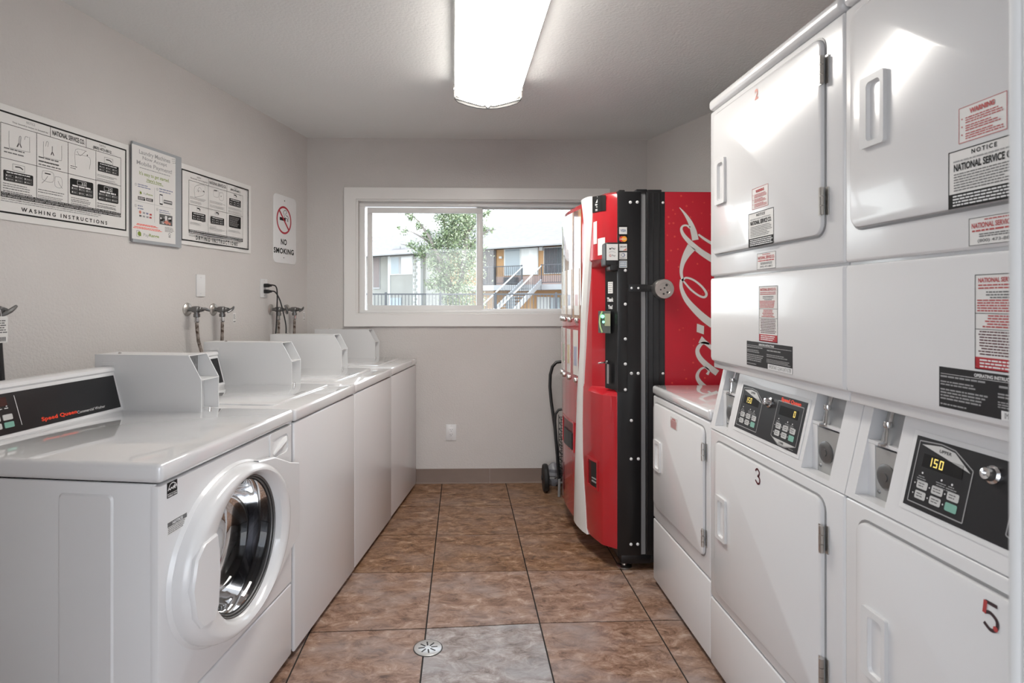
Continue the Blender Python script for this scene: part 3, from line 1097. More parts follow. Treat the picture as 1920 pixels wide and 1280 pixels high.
# --- taps, hoses, tags
def tap(t, zc, label, hose_pts, hose_label, hmat, tilt=0, tag_label=None, mtl=None):
    mtl = mtl or M_DSTEEL
    r_ = root('water_tap', wl(t, zc, .0005), -LA, label, 'tap', 'water taps on the wall behind the machines')
    m_ = MB()
    m_.lathe([(.034, 0), (.033, .004), (.026, .009), (.016, .012), (.016, .014)], (0, 0, 0), (1, 0, 0), 20)
    m_.build('escutcheon', M_STEEL, r_)
    m_ = MB()
    m_.lathe([(.010, .010), (.010, .030), (.015, .032), (.017, .045), (.017, .066), (.013, .070), (.013, .082), (.010, .084), (.010, .092)], (0, 0, 0), (1, 0, 0), 14)
    m_.lathe([(.013, 0), (.013, .018), (.016, .019), (.016, .034), (.012, .036)], (.055, 0, -.004), (0, 0, -1), 12)
    m_.build('valve_body', mtl, r_)
    m_ = MB()
    m_.tube([(.090, 0, 0), (.102, 0, 0)], .006, 8)
    a_ = tilt
    m_.tube([(.106, -.030 * math.cos(a_), .030 * math.sin(a_)), (.110, -.015 * math.cos(a_), .015 * math.sin(a_)), (.112, 0, 0), (.110, .015 * math.cos(a_), -.015 * math.sin(a_)), (.106, .030 * math.cos(a_), -.030 * math.sin(a_))], [.005, .007, .008, .007, .005], 8)
    m_.build('handle', mtl, r_)
    h_ = root('water_hose', wl(t, zc, .0005), -LA, hose_label, 'hose', 'supply hoses under the wall taps')
    m_ = MB()
    m_.lathe([(.0135, 0), (.0135, .022), (.010, .026)], (.055, 0, -.040), (0, 0, -1), 10)
    m_.build('coupling', M_CHROME if hmat is M_RUST else M_BLACKP, h_)
    m_ = MB()
    P_ = [Vector((.055, 0, -.060))] + [Vector(q) for q in hose_pts]
    m_.tube(P_, .0085 if hmat is M_RUST else .013, 10)
    m_.build('braid', hmat, h_)
    if tag_label:
        g_ = root('hang_tag', wl(t, zc, .0005), -LA, tag_label, 'tag', 'paper tags hanging from taps')
        m_ = MB()
        sc_ = 1.6 if t > 2 else 1.0
        y0, y1, zt, zb = .012 if t < 2 else -.05, .012 + .026 * sc_ if t < 2 else -.008, -.018, -.018 - .055 * sc_
        m_.loft([[(.110, u, v) for u, v in rrect(y0, zb, y1, zt, .006)], [(.111, u, v) for u, v in rrect(y0, zb, y1, zt, .006)]])
        m_.build('card', M_PAPER, g_)
        P2 = Pr(g_, (.111, 0, 0))
        hgt = zt - zb
        P2.greek(y0 + .003, zb + hgt * .35, y1 - .003, zt - hgt * .12, 6, M_INKG, 1, .45, 5)
        for q in range(9):
            P2.rect(y0 + .004 + q * .0022 * sc_, zb + hgt * .06, y0 + .004 + q * .0022 * sc_ + .0011 * sc_, zb + hgt * .22, M_INK, 1)
        P2.build('print', g_)
        m_ = MB()
        m_.tube([(.1105, (y0 + y1) / 2, zt - .003), (.1115, (y0 + y1) / 2 - .004, .002), (.1115, (y0 + y1) / 2 - .008, .005)], .001, 5)
        m_.build('string', M_INKW, g_)


H1 = [(.056, .002, -.10), (.060, .006, -.16), (.072, .016, -.22), (.085, .028, -.30), (.09, .03, -.36)]
H2 = [(.055, 0, -.12), (.053, -.002, -.20), (.050, -.006, -.28), (.05, -.008, -.36)]
tap(1.241, 1.265, 'steel water tap with its handle level, first of the pair below the blank plate', H1, 'rust-brown braided hose bending outward behind the second coin box', M_RUST, R(12))
tap(1.036, 1.262, 'steel water tap with a white tag, second of the pair below the blank plate', H2, 'rust-brown braided hose hanging straight beside the bent one', M_RUST, R(-28), 'small white paper tag on the tap below the blank plate')
tap(0.470, 1.256, 'steel water tap crossed by the black power cords', H2, 'braided hose behind the hanging power cords', M_RUST, R(60))
tap(0.275, 1.254, 'steel water tap with a white tag beside the corner of the room', H2, 'braided hose closest to the corner of the room', M_RUST, R(-28), 'small white paper tag on the tap beside the corner')
tap(2.245, 1.272, 'dark tap with a large tag at the picture edge above the front loader', [(.056, .004, -.14), (.06, .008, -.24), (.065, .012, -.36)], 'thick black rubber hose at the picture edge', M_RUBBER, R(-32), 'large white paper tag with a barcode above the front loader', M_DSTEEL)

# ------------------------------------------------------------------ washing machines
WA = R(8.42)
WP = (-0.323, 4.161)


def wloc(t, off=0.0):
    return (WP[0] - t * math.sin(WA) + off * math.cos(WA), WP[1] - t * math.cos(WA) - off * math.sin(WA), 0)


ZL = 0.910          # height of the machine tops


def coin_box(rt, by0, by1, xf):
    """open-ended white steel coin box; by0 far side, by1 near side (distance from the far edge)"""
    y0, y1 = -by1, -by0
    xb, xt = -.70, xf - .048
    zt, zf = 1.113, 1.027
    prof = [(xb, ZL), (xf, ZL), (xf, zf), (xt, zt), (xb, zt)]
    m_ = MB()
    th = .003
    for a in (y0, y1 - th):
        m_.loft([[(x, a, z_) for x, z_ in prof], [(x, a + th, z_) for x, z_ in prof]])
    m_.box(xb, y0 + th, zt - th, xt, y1 - th, zt)
    m_.box(xb, y0 + th, ZL, xf, y1 - th, ZL + th)
    m_.box(xb, y0 + th, ZL + th, xb + th, y1 - th, zt - th)
    o = m_.build('coin_box', M_EN2, rt, smooth=False)
    m_ = MB()
    m_.box(xb + .05, y0 + th, zf - .003, xf - .001, y1 - th, zf)
    m_.build('shelf', M_EN2, o, smooth=False)
    m_ = MB()
    m_.box(xf - .085, y0 + th, zf, xf - .082, y1 - th, zt - th)
    sl = m_.build('coin_plate', M_GREYP, o, smooth=False)
    m_ = MB()
    m_.box(xf - .060, y0 + th, ZL + th, xf - .057, y1 - th, zf - .003)
    m_.build('vault_door', M_EN2, o, smooth=False)
    m_ = MB()
    m_.lathe([(.006, 0), (.006, .005), (.003, .006)], (xf - .022, y1 - .022, ZL + th), (0, 0, 1), 12)
    m_.build('floor_lock', M_CHROME, o)
    m_ = MB()
    m_.lathe([(.006, 0), (.005, .004), (.002, .005)], (xt - .30, (y0 + y1) / 2 - .01, zt), (0, 0, 1), 12)
    m_.build('top_lock', M_CHROME, o)
    m_ = MB()
    m_.box(xf - .0815, y1 - .022, zt - .032, xf - .0805, y1 - .010, zt - .020)
    m_.build('slot_label', M_INKL, o, smooth=False)
    m_ = MB()
    m_.rbox(xb + .03, y0 - .0025, 1.073, xb + .075, y0 + .0005, 1.085, .001)
    m_.build('embossed_tab', M_EN2, o, smooth=False)
    return o


def control_head(rt, W, by, xo=0.0):
    """raised rear console from by to the near edge; sloped black panel"""
    m_ = MB()
    y0, y1 = -W + .004, -by
    prof = [(-.592, ZL), (-.589, ZL + .008), (-.626, 1.050), (-.622, 1.056), (-.624, 1.066), (-.634, 1.071), (-.69, 1.068), (-.694, 1.06), (-.694, ZL)]
    m_.prism([(x + xo, z_) for x, z_ in prof], 'y', y0, y1)
    o = m_.build('console', M_EN, rt)
    # face plate
    vx, vz = -.037, .142
    L = math.hypot(vx, vz)
    v = Vector((vx / L, 0, vz / L))
    n = Vector((vz / L, 0, -vx / L))
    O = Vector((-.589 + xo, 0, ZL + .008))
    m_ = MB()
    P4 = [(y0 + .012, .010), (y1 - .012, .010), (y1 - .012, .126), (y0 + .012, .126)]
    m_.loft([[O + v * b + Vector((0, a, 0)) + n * h for a, b in P4] for h in (-.001, .0015)])
    f = m_.build('face_plate', M_PANEL, o, smooth=False)
    return o, f, O + n * .0015, v, n


def washer_body(rt, W, xbk=-.68):
    m_ = MB()
    # shell open at the front
    m_.box(xbk, -W + .004, .03, xbk + .01, -.004, ZL - .046)
    m_.rbox(xbk, -W + .003, .03, -.012, -W + .014, ZL - .046, .003)
    m_.rbox(xbk, -.014, .03, -.012, -.003, ZL - .046, .003)
    m_.box(xbk + .01, -W + .014, .03, -.02, -.014, .04)
    o = m_.build('cabinet', M_EN, rt)
    m_ = MB()
    m_.box(xbk + .05, -W + .03, .002, -.045, -.03, .03)
    m_.build('base', M_TOE, rt, smooth=False)
    m_ = MB()
    for a in (-W + .06, -.06):
        for b in (-.07, xbk + .08):
            m_ = MB()
            m_.lathe([(.02, 0), (.02, .008), (.008, .012), (.008, .03)], (b, a, 0), (0, 0, 1), 10)
            m_.build('levelling_foot', M_RUBBER, rt)
    return o


# --- top loaders
def top_loader(t0, W, label, dx):
    rt = root('washing_machine', wloc(t0, dx), -WA, label, 'washing machine', 'washing machines along the left wall')
    washer_body(rt, W)
    m_ = MB()
    m_.rbox(-.014, -W + .003, .022, 0, -.003, ZL - .049, .006, 3)
    m_.build('front_panel', M_EN, rt)
    m_ = MB()
    m_.rbox(-.70, -W + .001, ZL - .045, .006, -.001, ZL, .010, 3)
    m_.build('top', M_ENT, rt)
    m_ = MB()
    L = []
    for h, d in ((0, 0), (.004, .001), (.0065, .005)):
        L.append([(x, y, ZL + h) for x, y in rrect(-.50 + d, -W + .06 + d, -.102 - d, -.055 - d, .03)])
    m_.loft(L)
    lid = m_.build('lid', M_ENT, rt)
    m_ = MB()
    m_.rbox(-.135, -W / 2 - .05, ZL + .0062, -.118, -W / 2 + .05, ZL + .0072, .0004)
    m_.build('lid_print', M_INKL, lid)
    coin_box(rt, .017, .118, -.263)
    control_head(rt, W, .124, 0)
    return rt


w4 = top_loader(.002, .668, 'white top-loading washing machine at the far end against the window wall', 0.0)
w3 = top_loader(.674, .668, 'white top-loading washing machine in the middle of the row, third from the front loader', 0.004)
w2 = top_loader(1.348, .676, 'white top-loading washing machine standing directly beside the front loader', 0.007)

# --- the front loader
W1 = .738
T1 = 2.034
w1 = root('washing_machine', wloc(T1, 0.004), -WA, 'white front-loading washing machine with a round glass door', 'washing machine', 'washing machines along the left wall')
cab = washer_body(w1, W1)
m_ = MB()
L = []
for h in (0, .003, .0045):
    d = h * .8
    L.append([(x, -W1 + .003 - h, z_) for x, z_ in rrect(-.262 + d, .05 + d, -.118 - d, .836 - d, .012)])
m_.loft(L)
m_.build('pressed_side_panel', M_EN, cab)
m_ = MB()
m_.rbox(-.70, -W1 - .001, ZL - .044, .008, -.001, ZL + .004, .014, 4)
m_.build('top', M_ENT, w1)
coin_box(w1, -.012, .100, -.290)
con, fpl, O1, v1_, n1_ = control_head(w1, W1, .098, 0.0)
P = Pr(w1, O1, (0, 1, 0), v1_, n1_)
U = lambda x, y: P.uv(x, y)
TX(P, U, 'Speed Queen', (79, 792), (143, 767.5), M_REDORANGE, .035, 1.06)
TX(P, U, 'Commercial Washer', (145.5, 775.5), (196, 758.5), M_INKW, 0)
a, b = U(25.5, 741), U(41, 796)
P.stroke([a, b], .0018, M_INKW, 1)
a, b = U(-22, 767), U(10, 744)
P.rect(a[0], a[1], b[0], b[1], mat('dark_display', (.05, .02, .018), .2), 1)
for k in range(3):
    c_ = U(12 - 14 * k, 762 + 3 * k)
    P.poly([(c_[0] - .003, c_[1]), (c_[0] + .003, c_[1]), (c_[0], c_[1] + .006)], M_INKW, 1)
    P.greek(c_[0] - .008, c_[1] - .007, c_[0] + .008, c_[1] - .002, 1, M_INKW, 1, .5, k)
P.build('print', fpl)
m_ = MB()
for r_ in range(2):
    for c_ in range(3):
        m_.m = 1 if (r_ == 0 and c_ == 2) else 0
        a = P.uv(17, 796)
        y = a[0] - .038 * (2 - c_)
        zv = a[1] + .022 * r_
        q = [P.pt(u_, v_, h_) for h_ in (.0002, .002) for u_, v_ in rrect(y - .015, zv - .008, y + .015, zv + .008, .003, 3)]
        k = len(q) // 2
        m_.loft([q[:k], q[k:]])
m_.build('key', [M_BTN, M_BTNG], fpl)

# front panel with a round opening
DY, DZC, DR = -.378, .580, .205
DO = -.402
NSEG = 64
fy0, fy1, fz0, fz1 = -W1 + .002, -.003, .290, ZL - .050


def ell(x, ay, az, y=DY, z_=DZC, n=NSEG):
    return [(x, y + ay * math.cos(2 * math.pi * k / n), z_ + az * math.sin(2 * math.pi * k / n)) for k in range(n)]


def rect_ring(x, y0, y1, z0, z1, n=NSEG):
    out = []
    for k in range(n):
        c_, s_ = math.cos(2 * math.pi * k / n), math.sin(2 * math.pi * k / n)
        best = 1e9
        if c_ > 1e-9:
            best = min(best, (y1 - DY) / c_)
        if c_ < -1e-9:
            best = min(best, (y0 - DY) / c_)
        if s_ > 1e-9:
            best = min(best, (z1 - DZC) / s_)
        if s_ < -1e-9:
            best = min(best, (z0 - DZC) / s_)
        out.append([x, DY + best * c_, DZC + best * s_])
    for cy, cz in ((y0, z0), (y0, z1), (y1, z0), (y1, z1)):     # snap true corners
        i = min(range(n), key=lambda q: (out[q][1] - cy) ** 2 + (out[q][2] - cz) ** 2)
        out[i] = [x, cy, cz]
    return out


m_ = MB()
m_.loft([ell(-.02, DR + .01, DR + .01), ell(0, DR + .012, DR + .012), rect_ring(0, fy0 + .010, fy1 - .003, fz0 + .002, fz1 - .003),
         rect_ring(-.003, fy0 + .003, fy1 - .001, fz0, fz1 - .001), rect_ring(-.012, fy0, fy1, fz0, fz1), rect_ring(-.02, fy0, fy1, fz0, fz1)], False, False)
fp_ = m_.build('front_panel', M_EN, w1)
m_ = MB()
m_.rbox(-.02, fy0, .026, 0, fy1, .284, .007, 3)
m_.build('lower_panel', M_EN, w1)
# soft swelling around the door
m_ = MB()
sw = [ell(.0002, .306, .246, DO - .002), ell(.006, .303, .243, DO), ell(.010, .301, .240, DO), ell(.010, .22, .22, DY)]
m_.loft(sw, False, False)
# (clipped to the machine front)
m_.v = [(x, min(max(y, fy0 + .012), fy1 - .004), min(max(z_, fz0 + .01), fz1 - .01)) for x, y, z_ in m_.v]
m_.build('door_surround', M_EN, w1)
# door ring
door = root('door', (0, 0, 0))
bpy.data.objects.remove(door)
m_ = MB()
m_.loft([ell(.008, .300, .238, DO), ell(.030, .298, .236, DO), ell(.044, .290, .231, DO), ell(.052, .276, .223, DO), ell(.054, .262, .217, DO + .002), ell(.050, .228, .211, DY - .004), ell(.042, .206, .204), ell(.020, .201, .199), ell(.006, .200, .198)], False, False)
door = m_.build('door', M_EN, w1, angle=50)
# hinge side of the door runs out to the corner of the machine
m_ = MB()
hp = [(-.30, .806), (-.19, .790), (-.075, .742), (-.004, .722), (-.004, .470), (-.075, .440), (-.20, .375), (-.17, .46), (-.17, .70)]
m_.loft([[(.006, y, z_) for y, z_ in hp], [(.026, y, z_) for y, z_ in hp], [(.031, y - .004, z_ - .003) for y, z_ in hp]])
m_.build('hinge_cover', M_EN, door)
# chrome and black sealing rings, then the glass bowl
m_ = MB()
for r0, x0, tt in ((.1985, .020, .0035), (.192, .014, .003)):
    loops = []
    for q in range(8):
        a_ = 2 * math.pi * q / 8
        loops.append(ell(x0 + tt * math.sin(a_), r0 + tt * math.cos(a_), r0 + tt * math.cos(a_)))
    loops.append(loops[0])
    m_.loft(loops, False, False)
m_.build('trim_ring', M_DSTEEL, door, angle=80)
m_ = MB()
m_.loft([ell(.019, .1965, .1965), ell(.012, .190, .190), ell(.006, .184, .184), ell(-.01, .182, .182), ell(-.01, .198, .198)], False, False)
m_.build('gasket', M_RUBBER, door)
m_ = MB()
bowl = [(.185, .010), (.178, .002), (.170, -.02), (.163, -.05), (.150, -.08), (.120, -.095), (.07, -.100), (.02, -.102)]
m_.loft([ell(x, r_, r_) for r_, x in bowl], False, True)
m_.build('glass_bowl', M_PORT, door, angle=60)
# drum behind the glass
m_ = MB()
m_.loft([ell(-.012, .212, .212), ell(-.06, .216, .216), ell(-.065, .19, .19), ell(-.075, .19, .19), ell(-.08, .235, .235), ell(-.12, .238, .238), ell(-.35, .238, .238), ell(-.36, .20, .20), ell(-.37, .02, .02)], False, True)
for k in range(3):
    a_ = R(100 + 120 * k)
    cy, cz = DY + .215 * math.cos(a_), DZC + .215 * math.sin(a_)
    m_.tube([(-.09, cy, cz), (-.34, cy, cz)], .022, 8)
m_.build('drum', M_DRUM, w1, angle=40)
# handle grip covering one side of the glass
m_ = MB()
gq = [(-.578, .690), (-.640, .688), (-.672, .660), (-.690, .590), (-.676, .515), (-.650, .478), (-.590, .470), (-.574, .500), (-.566, .585), (-.570, .650)]
m_.loft([[(.040, y, z_) for y, z_ in gq], [(.054, y, z_) for y, z_ in gq], [(.060, y + (.004 if y < -.63 else -.004), z_ + (-.003 if z_ > DZC else .003)) for y, z_ in gq]])
m_.build('handle', M_EN, door)
# soap drawer grip
m_ = MB()
frame_x(m_, (-.176, .752, -.030, .860, .012), (-.158, .772, -.042, .838, .02), 0, .004)
m_.build('drawer_face', M_EN, w1)
dr = w1.children[-1]
m_ = MB()
L = []
for x, d in ((.0035, 0), (-.004, .003), (-.016, .012)):
    L.append([(x, u_, v_) for u_, v_ in rrect(-.159 + d, .771 + d, -.041 - d, .839 - d, .018)])
m_.loft(L, False, True)
m_.build('grip_recess', M_EN2, dr)
m_ = MB()
m_.tube([(.000, -.148, .785), (.006, -.11, .806), (.006, -.075, .818), (.000, -.048, .824)], [.004, .011, .011, .004], 8)
m_.build('grip_bar', M_EN2, dr)
# stickers on the front
P = Pr(w1, (.0006, 0, 0))
U = lambda x, y: P.uv(x, y)
a, b = U(313.5, 935), U(332.5, 900)
sv = U(313.5, 906)[1]
m_ = MB()
m_.box(0, a[0], a[1], .0006, b[0], sv)
st = m_.build('efficiency_sticker', M_INK, w1, smooth=False)
ww, hh = b[0] - a[0], sv - a[1]
P.stroke([(a[0] + ww * .08, a[1] + hh * .50), (a[0] + ww * .25, a[1] + hh * .82), (a[0] + ww * .55, a[1] + hh * .90), (a[0] + ww * .85, a[1] + hh * .74), (a[0] + ww * .94, a[1] + hh * .5)], ww * .05, M_INKW, 1)
P.stroke([(a[0] + ww * (.06 + .11 * k), a[1] + hh * (.48 + (.10 if k % 2 else 0) + .012 * k)) for k in range(9)], ww * .07, M_INKW, 1)
ctr = (a[0] + ww * .70, a[1] + hh * .60)
P.poly([(ctr[0] + ww * (.20 if k % 2 == 0 else .08) * math.sin(k * math.pi / 5), ctr[1] + ww * (.20 if k % 2 == 0 else .08) * math.cos(k * math.pi / 5)) for k in range(10)], M_INKW, 1)
P.rect(a[0], a[1] + hh * .24, b[0], a[1] + hh * .27, M_INKW, 1)
P.text('ENERGY STAR', a[0] + ww * .05, a[1] + hh * .06, b[0] - ww * .05, a[1] + hh * .18, M_INKW, 1, .03)
P.build('print', st)
P = Pr(w1, (.0006, 0, 0))
a, b = U(314, 1005), U(350, 985)
tv = U(314, 981)[1]
m_ = MB()
m_.box(0, a[0], a[1], .0006, b[0], tv)
st = m_.build('notice_sticker', M_PAPER, w1, smooth=False)
hh = tv - a[1]
P.rect(a[0], tv - hh * .36, b[0], tv, M_INKG, 0)
P.text('NOTICE', a[0] + (b[0] - a[0]) * .25, tv - hh * .30, b[0] - (b[0] - a[0]) * .22, tv - hh * .07, M_INKW, 1, .04)
P.greek(a[0] + .002, a[1] + .002, b[0] - .002, tv - hh * .38, 4, M_INKG, 1, .4, 3)
P.build('print', st)

# ------------------------------------------------------------------ dryers (local x towards the aisle, y towards the entrance)
XD = 0.885


def dryer_handle(mb_, y0, z0, y1, z1, x0):
    """raised pull frame with a scooped recess"""
    frame_x(mb_, (y0, z0, y1, z1, .006), (y0 + .020, z0 + .012, y1 - .010, z1 - .014, .010), x0, x0 + .009, 4)
    L = []
    for x, d in ((x0 + .0085, 0), (x0 + .001, .004), (x0 - .012, .010)):
        L.append([(x, u_, v_) for u_, v_ in rrect(y0 + .019 + d, z0 + .011 + d, y1 - .009 - d, z1 - .013 - d, .010, 4)])
    mb_.loft(L, False, True)


def scoop_door(rt, y0, z0, y1, z1, r, hd, hinges, name='door'):
    m_ = MB()
    frame_x(m_, (y0 - .006, z0 - .006, y1 + .006, z1 + .006, r + .006), (y0 - .001, z0 - .001, y1 + .001, z1 + .001, r + .001), -.004, .0015)
    m_.build('door_gap', M_GREYP, rt)
    m_ = MB()
    plate_x(m_, y0, z0, y1, z1, r, -.006, .011, .006, 6)
    d = m_.build(name, M_EN, rt)
    m_ = MB()
    dryer_handle(m_, *hd, .010)
    m_.build('handle', M_EN2, d)
    for za, zb in hinges:
        m_ = MB()
        h_ = (zb - za) / 3
        for k in range(3):
            m_.lathe([(.0055, .001), (.0055, h_ - .001)], (.014, y1 + .008, za + k * h_), (0, 0, 1), 10)
        m_.box(.0105, y1 - .006, za, .0125, y1 + .006, zb)
        m_.box(.002, y1 + .008, za, .004, y1 + .018, zb)
        m_.build('hinge', M_STEEL, d)
    return d


def sticker(rt, name, y0, z0, y1, z1, x, base=None):
    m_ = MB()
    m_.box(x - .0002, y0, z0, x + .0004, y1, z1)
    o = m_.build(name, base or M_PAPER, rt, smooth=False)
    return o, Pr(rt, (x + .0004, 0, 0))


def seg_digits(P, txt, u, v, h, m):
    """seven segment digits"""
    SEG = {'0': 'abcdef', '1': 'bc', '5': 'afgcd'}
    wd, t = h * .52, h * .13
    for k, c in enumerate(txt):
        x = u + k * h * .78
        S = {'a': (x, v + h - t, x + wd, v + h), 'g': (x, v + h / 2 - t / 2, x + wd, v + h / 2 + t / 2), 'd': (x, v, x + wd, v + t), 'f': (x, v + h / 2, x + t, v + h), 'b': (x + wd - t, v + h / 2, x + wd, v + h), 'e': (x, v, x + t, v + h / 2), 'c': (x + wd - t, v, x + wd, v + h / 2)}
        for q in SEG[c]:
            P.rect(*S[q], m, 3)


WS = .735


def numeral_three(P, u, v, h, m):
    w_ = h * .30
    P.stroke([(u - w_, v + h * .80), (u - w_ * .2, v + h * .97), (u + w_ * .7, v + h * .82), (u + w_ * .45, v + h * .60), (u - w_ * .1, v + h * .53)], h * .13, m, 1, 6)
    P.stroke([(u - w_ * .1, v + h * .53), (u + w_ * .8, v + h * .42), (u + w_ * .75, v + h * .12), (u - w_ * .1, v + h * .03), (u - w_, v + h * .2)], h * .13, m, 1, 6)


def numeral_five(P, u, v, h, m, m2):
    w_ = h * .30
    P.stroke([(u - w_ * .7, v + h * .97), (u + w_ * .9, v + h * .97)], h * .13, m, 1, 1)
    P.stroke([(u - w_ * .65, v + h), (u - w_ * .85, v + h * .52)], h * .15, m2, 2, 1)
    P.stroke([(u - w_ * .85, v + h * .55), (u, v + h * .63), (u + w_ * .85, v + h * .45), (u + w_ * .75, v + h * .15), (u, v + h * .03), (u - w_ * .9, v + h * .18)], h * .13, m, 1, 6)
    P.disc(u + w_ * .66, v + h * .16, h * .10, m2, 2, 10)


def stacked_dryer(y0w, label):
    rt = root('stacked_dryer', (XD, y0w, 0), R(180), label, 'dryer', 'stacked dryers along the right wall')
    W = WS
    e = .0015
    m_ = MB()
    m_.rbox(-.70, e, .055, -.125, W - e, 1.975, .004)
    m_.rbox(-.13, e, .055, -.012, W - e, .852, .004)
    m_.rbox(-.13, e, 1.07, -.012, W - e, 1.975, .004)
    m_.build('cabinet', M_EN, rt)
    m_ = MB()
    m_.box(-.66, .03, .003, -.05, W - .03, .055)
    m_.build('plinth', M_TOE, rt, smooth=False)
    m_ = MB()
    m_.rbox(-.70, e, 1.977, .008, W - e, 2.017, .015, 4)
    m_.build('top_cap', M_EN, rt)
    # upper drum front and its door
    m_ = MB()
    m_.rbox(-.014, e, 1.392, 0, W - e, 1.974, .007, 3)
    uf = m_.build('upper_front', M_EN, rt)
    scoop_door(rt, .032, 1.466, .662, 1.950, .030, (.078, 1.632, .150, 1.784), ((1.830, 1.899), (1.512, 1.580)), 'upper_door')
    # lint panel with its bevelled lower edge
    m_ = MB()
    prof = [(-.10, 1.386), (-.008, 1.386), (-.002, 1.384), (0, 1.378), (0, 1.108), (-.003, 1.098), (-.045, 1.066), (-.10, 1.066)]
    a_ = [(x, z_) for x, z_ in prof]
    m_.loft([[(min(x, -.006), e, z_) for x, z_ in a_], [(x, e + .006, z_) for x, z_ in a_], [(x, W - e - .006, z_) for x, z_ in a_], [(min(x, -.006), W - e, z_) for x, z_ in a_]])
    m_.build('lint_panel', M_EN, rt)
    for yy in (.045, W - .085):
        m_ = MB()
        m_.lathe([(.008, 0), (.008, .004), (.004, .007)], (-.026, yy, 1.082), (.6, 0, -.8), 10)
        m_.build('panel_screw', M_STEEL, rt)
    # control module: sloped centre, coin slots set into both ends
    zb, zt, xs = .856, 1.085, -.052
    vx, vz = xs, zt - zb
    Lc = math.hypot(vx, vz)
    v = Vector((vx / Lc, 0, vz / Lc))
    n = Vector((vz / Lc, 0, -vx / Lc))

    def slope(u, b, h=0.0):
        return Vector((0, u, zb)) + v * b + n * h
    m_ = MB()
    c0, c1 = .126, .556            # centre block
    for ya, yb_ in ((c0, c1),):
        m_.loft([[(-.12, q, zb), slope(q, 0), slope(q, .006), slope(q, Lc), (-.12, q, zt)] for q in (ya, yb_)])
    cm = m_.build('control_module', M_EN, rt)
    for ya, yb_ in ((e, .032), (W - .062, W - e)):
        m_ = MB()
        m_.loft([[(-.12, q, zb), slope(q, 0), slope(q, Lc), (-.12, q, zt)] for q in (ya, yb_)])
        m_.build('end_cheek', M_EN, cm)
    for ya, yb_ in ((.032, c0), (c1, W - .062)):
        m_ = MB()
        # floor lip, shelf half way up, side wall of the niche
        m_.loft([[(-.12, q, zb), (0, q, zb), slope(q, .012), (-.12, q, zb + .012)] for q in (ya, yb_)])
        zs = zb + .128
        m_.loft([[(-.115, q, zs - .006), slope(q, .132) - Vector((.004, 0, 0)), slope(q, .140) - Vector((.002, 0, 0)), (-.115, q, zs + .004)] for q in (ya, yb_)])
        m_.box(-.085, ya, zb, -.033, ya + .022, zs)
        sh = m_.build('coin_niche', M_EN, cm, smooth=False)
        m_ = MB()
        m_.loft([[(-.046, q, zs), (-.041, q, zs), (-.066, q, zt), (-.072, q, zt)] for q in (ya + .026, yb_ - .002)])
        m_.m = 1
        yc = ya + .050
        m_.tube([(-.036, yc, zs + .008), (-.040, yc, zs + .045), (-.046, yc, zs + .050), (-.058, yc, zs + .095)], .004, 8)
        m_.lathe([(.008, 0), (.010, .006), (.008, .013)], (-.042, yc, zs + .044), (0, 0, 1), 10)
        m_.lathe([(.014, 0), (.014, .004), (.006, .007)], (-.036, yc, zs + .004), (0, 0, 1), 10)
        m_.m = 2
        m_.loft([[Vector((-.0600, 0, zs + .076)) + Vector((h_, u_, v_ - 0.4 * h_)) for u_, v_ in rrect(yb_ - .034, 0, yb_ - .014, .012, .005, 3)] for h_ in (0, .001)])
        m_.build('coin_slot', [M_GREYP, M_CHROME, M_INKL], cm)
        m_ = MB()
        m_.box(-.038, ya + .023, zb + .012, -.034, yb_ - .002, zs - .004)
        m_.m = 1
        m_.lathe([(.028, 0), (.028, .003), (.023, .006), (.010, .006), (.010, .008)], (-.034, ya + .058, zb + .066), (1, 0, 0), 20)
        m_.lathe([(.005, 0), (.003, .003)], (-.034, ya + .034, zb + .028), (1, 0, 0), 8)
        m_.build('coin_return', [mat('cast_grey', (.42, .42, .41), .45, metal=.4), M_DSTEEL], cm)
    # dark keyboard
    k0, k1, kb, kt = .172, .530, .040, .180
    m_ = MB()
    m_.loft([[slope(a, b, h) for a, b in ((k0 - .010, kb - .010), (k1 + .010, kb - .010), (k1 + .010, kt + .010), (k0 - .010, kt + .010))] for h in (-.002, .002)])
    m_.build('panel_bezel', M_EN2, cm, smooth=False)
    m_ = MB()
    m_.loft([[slope(a, b, h) for a, b in ((k0, kb), (k1, kb), (k1, kt), (k0, kt))] for h in (.001, .003)])
    kp = m_.build('control_panel', M_PANEL2, cm, smooth=False)
    # lettering of the panel: built as sub-part of the module
    P = Pr(rt, slope(0, 0, .003), (0, 1, 0), v, n)

    def half(ua, ub, ba, bt, upper):
        t_ = .0022
        if upper:
            out = [(ua, ba), (ub, ba), (ub, bt - .030), ((ua + ub) / 2 + .02, bt - .004), ((ua + ub) / 2 - .012, bt), (ua, bt - .004)]
        else:
            out = [(ua, ba + .006), ((ua + ub) / 2 - .02, ba - .012), ((ua + ub) / 2 + .012, ba - .012), (ub, ba), (ub, bt), (ua, bt)]
        for k in range(len(out)):
            P.stroke([out[k], out[(k + 1) % len(out)]], t_, M_INKL, 1, 1)
        if upper:
            P.poly([(ua + .006, bt - .010), (ub - .004, bt - .036), ((ua + ub) / 2 + .02, bt - .008), ((ua + ub) / 2 - .012, bt - .004)], M_BTN, 1)
            P.text('UPPER', (ua + ub) / 2 - .014, bt - .016, (ua + ub) / 2 + .014, bt - .010, M_INK, 2, .02)
        else:
            P.poly([(ua + .006, ba + .003), ((ua + ub) / 2 - .02, ba - .010), ((ua + ub) / 2 + .012, ba - .010), (ub - .004, ba)], M_BTN, 1)
            P.text('LOWER', (ua + ub) / 2 - .018, ba - .008, (ua + ub) / 2 + .006, ba - .002, M_INK, 2, .02)
        d1 = bt - (.052 if upper else .038)
        P.rect(ua + .016, d1, ub - .020, d1 + .026, M_INK, 1)
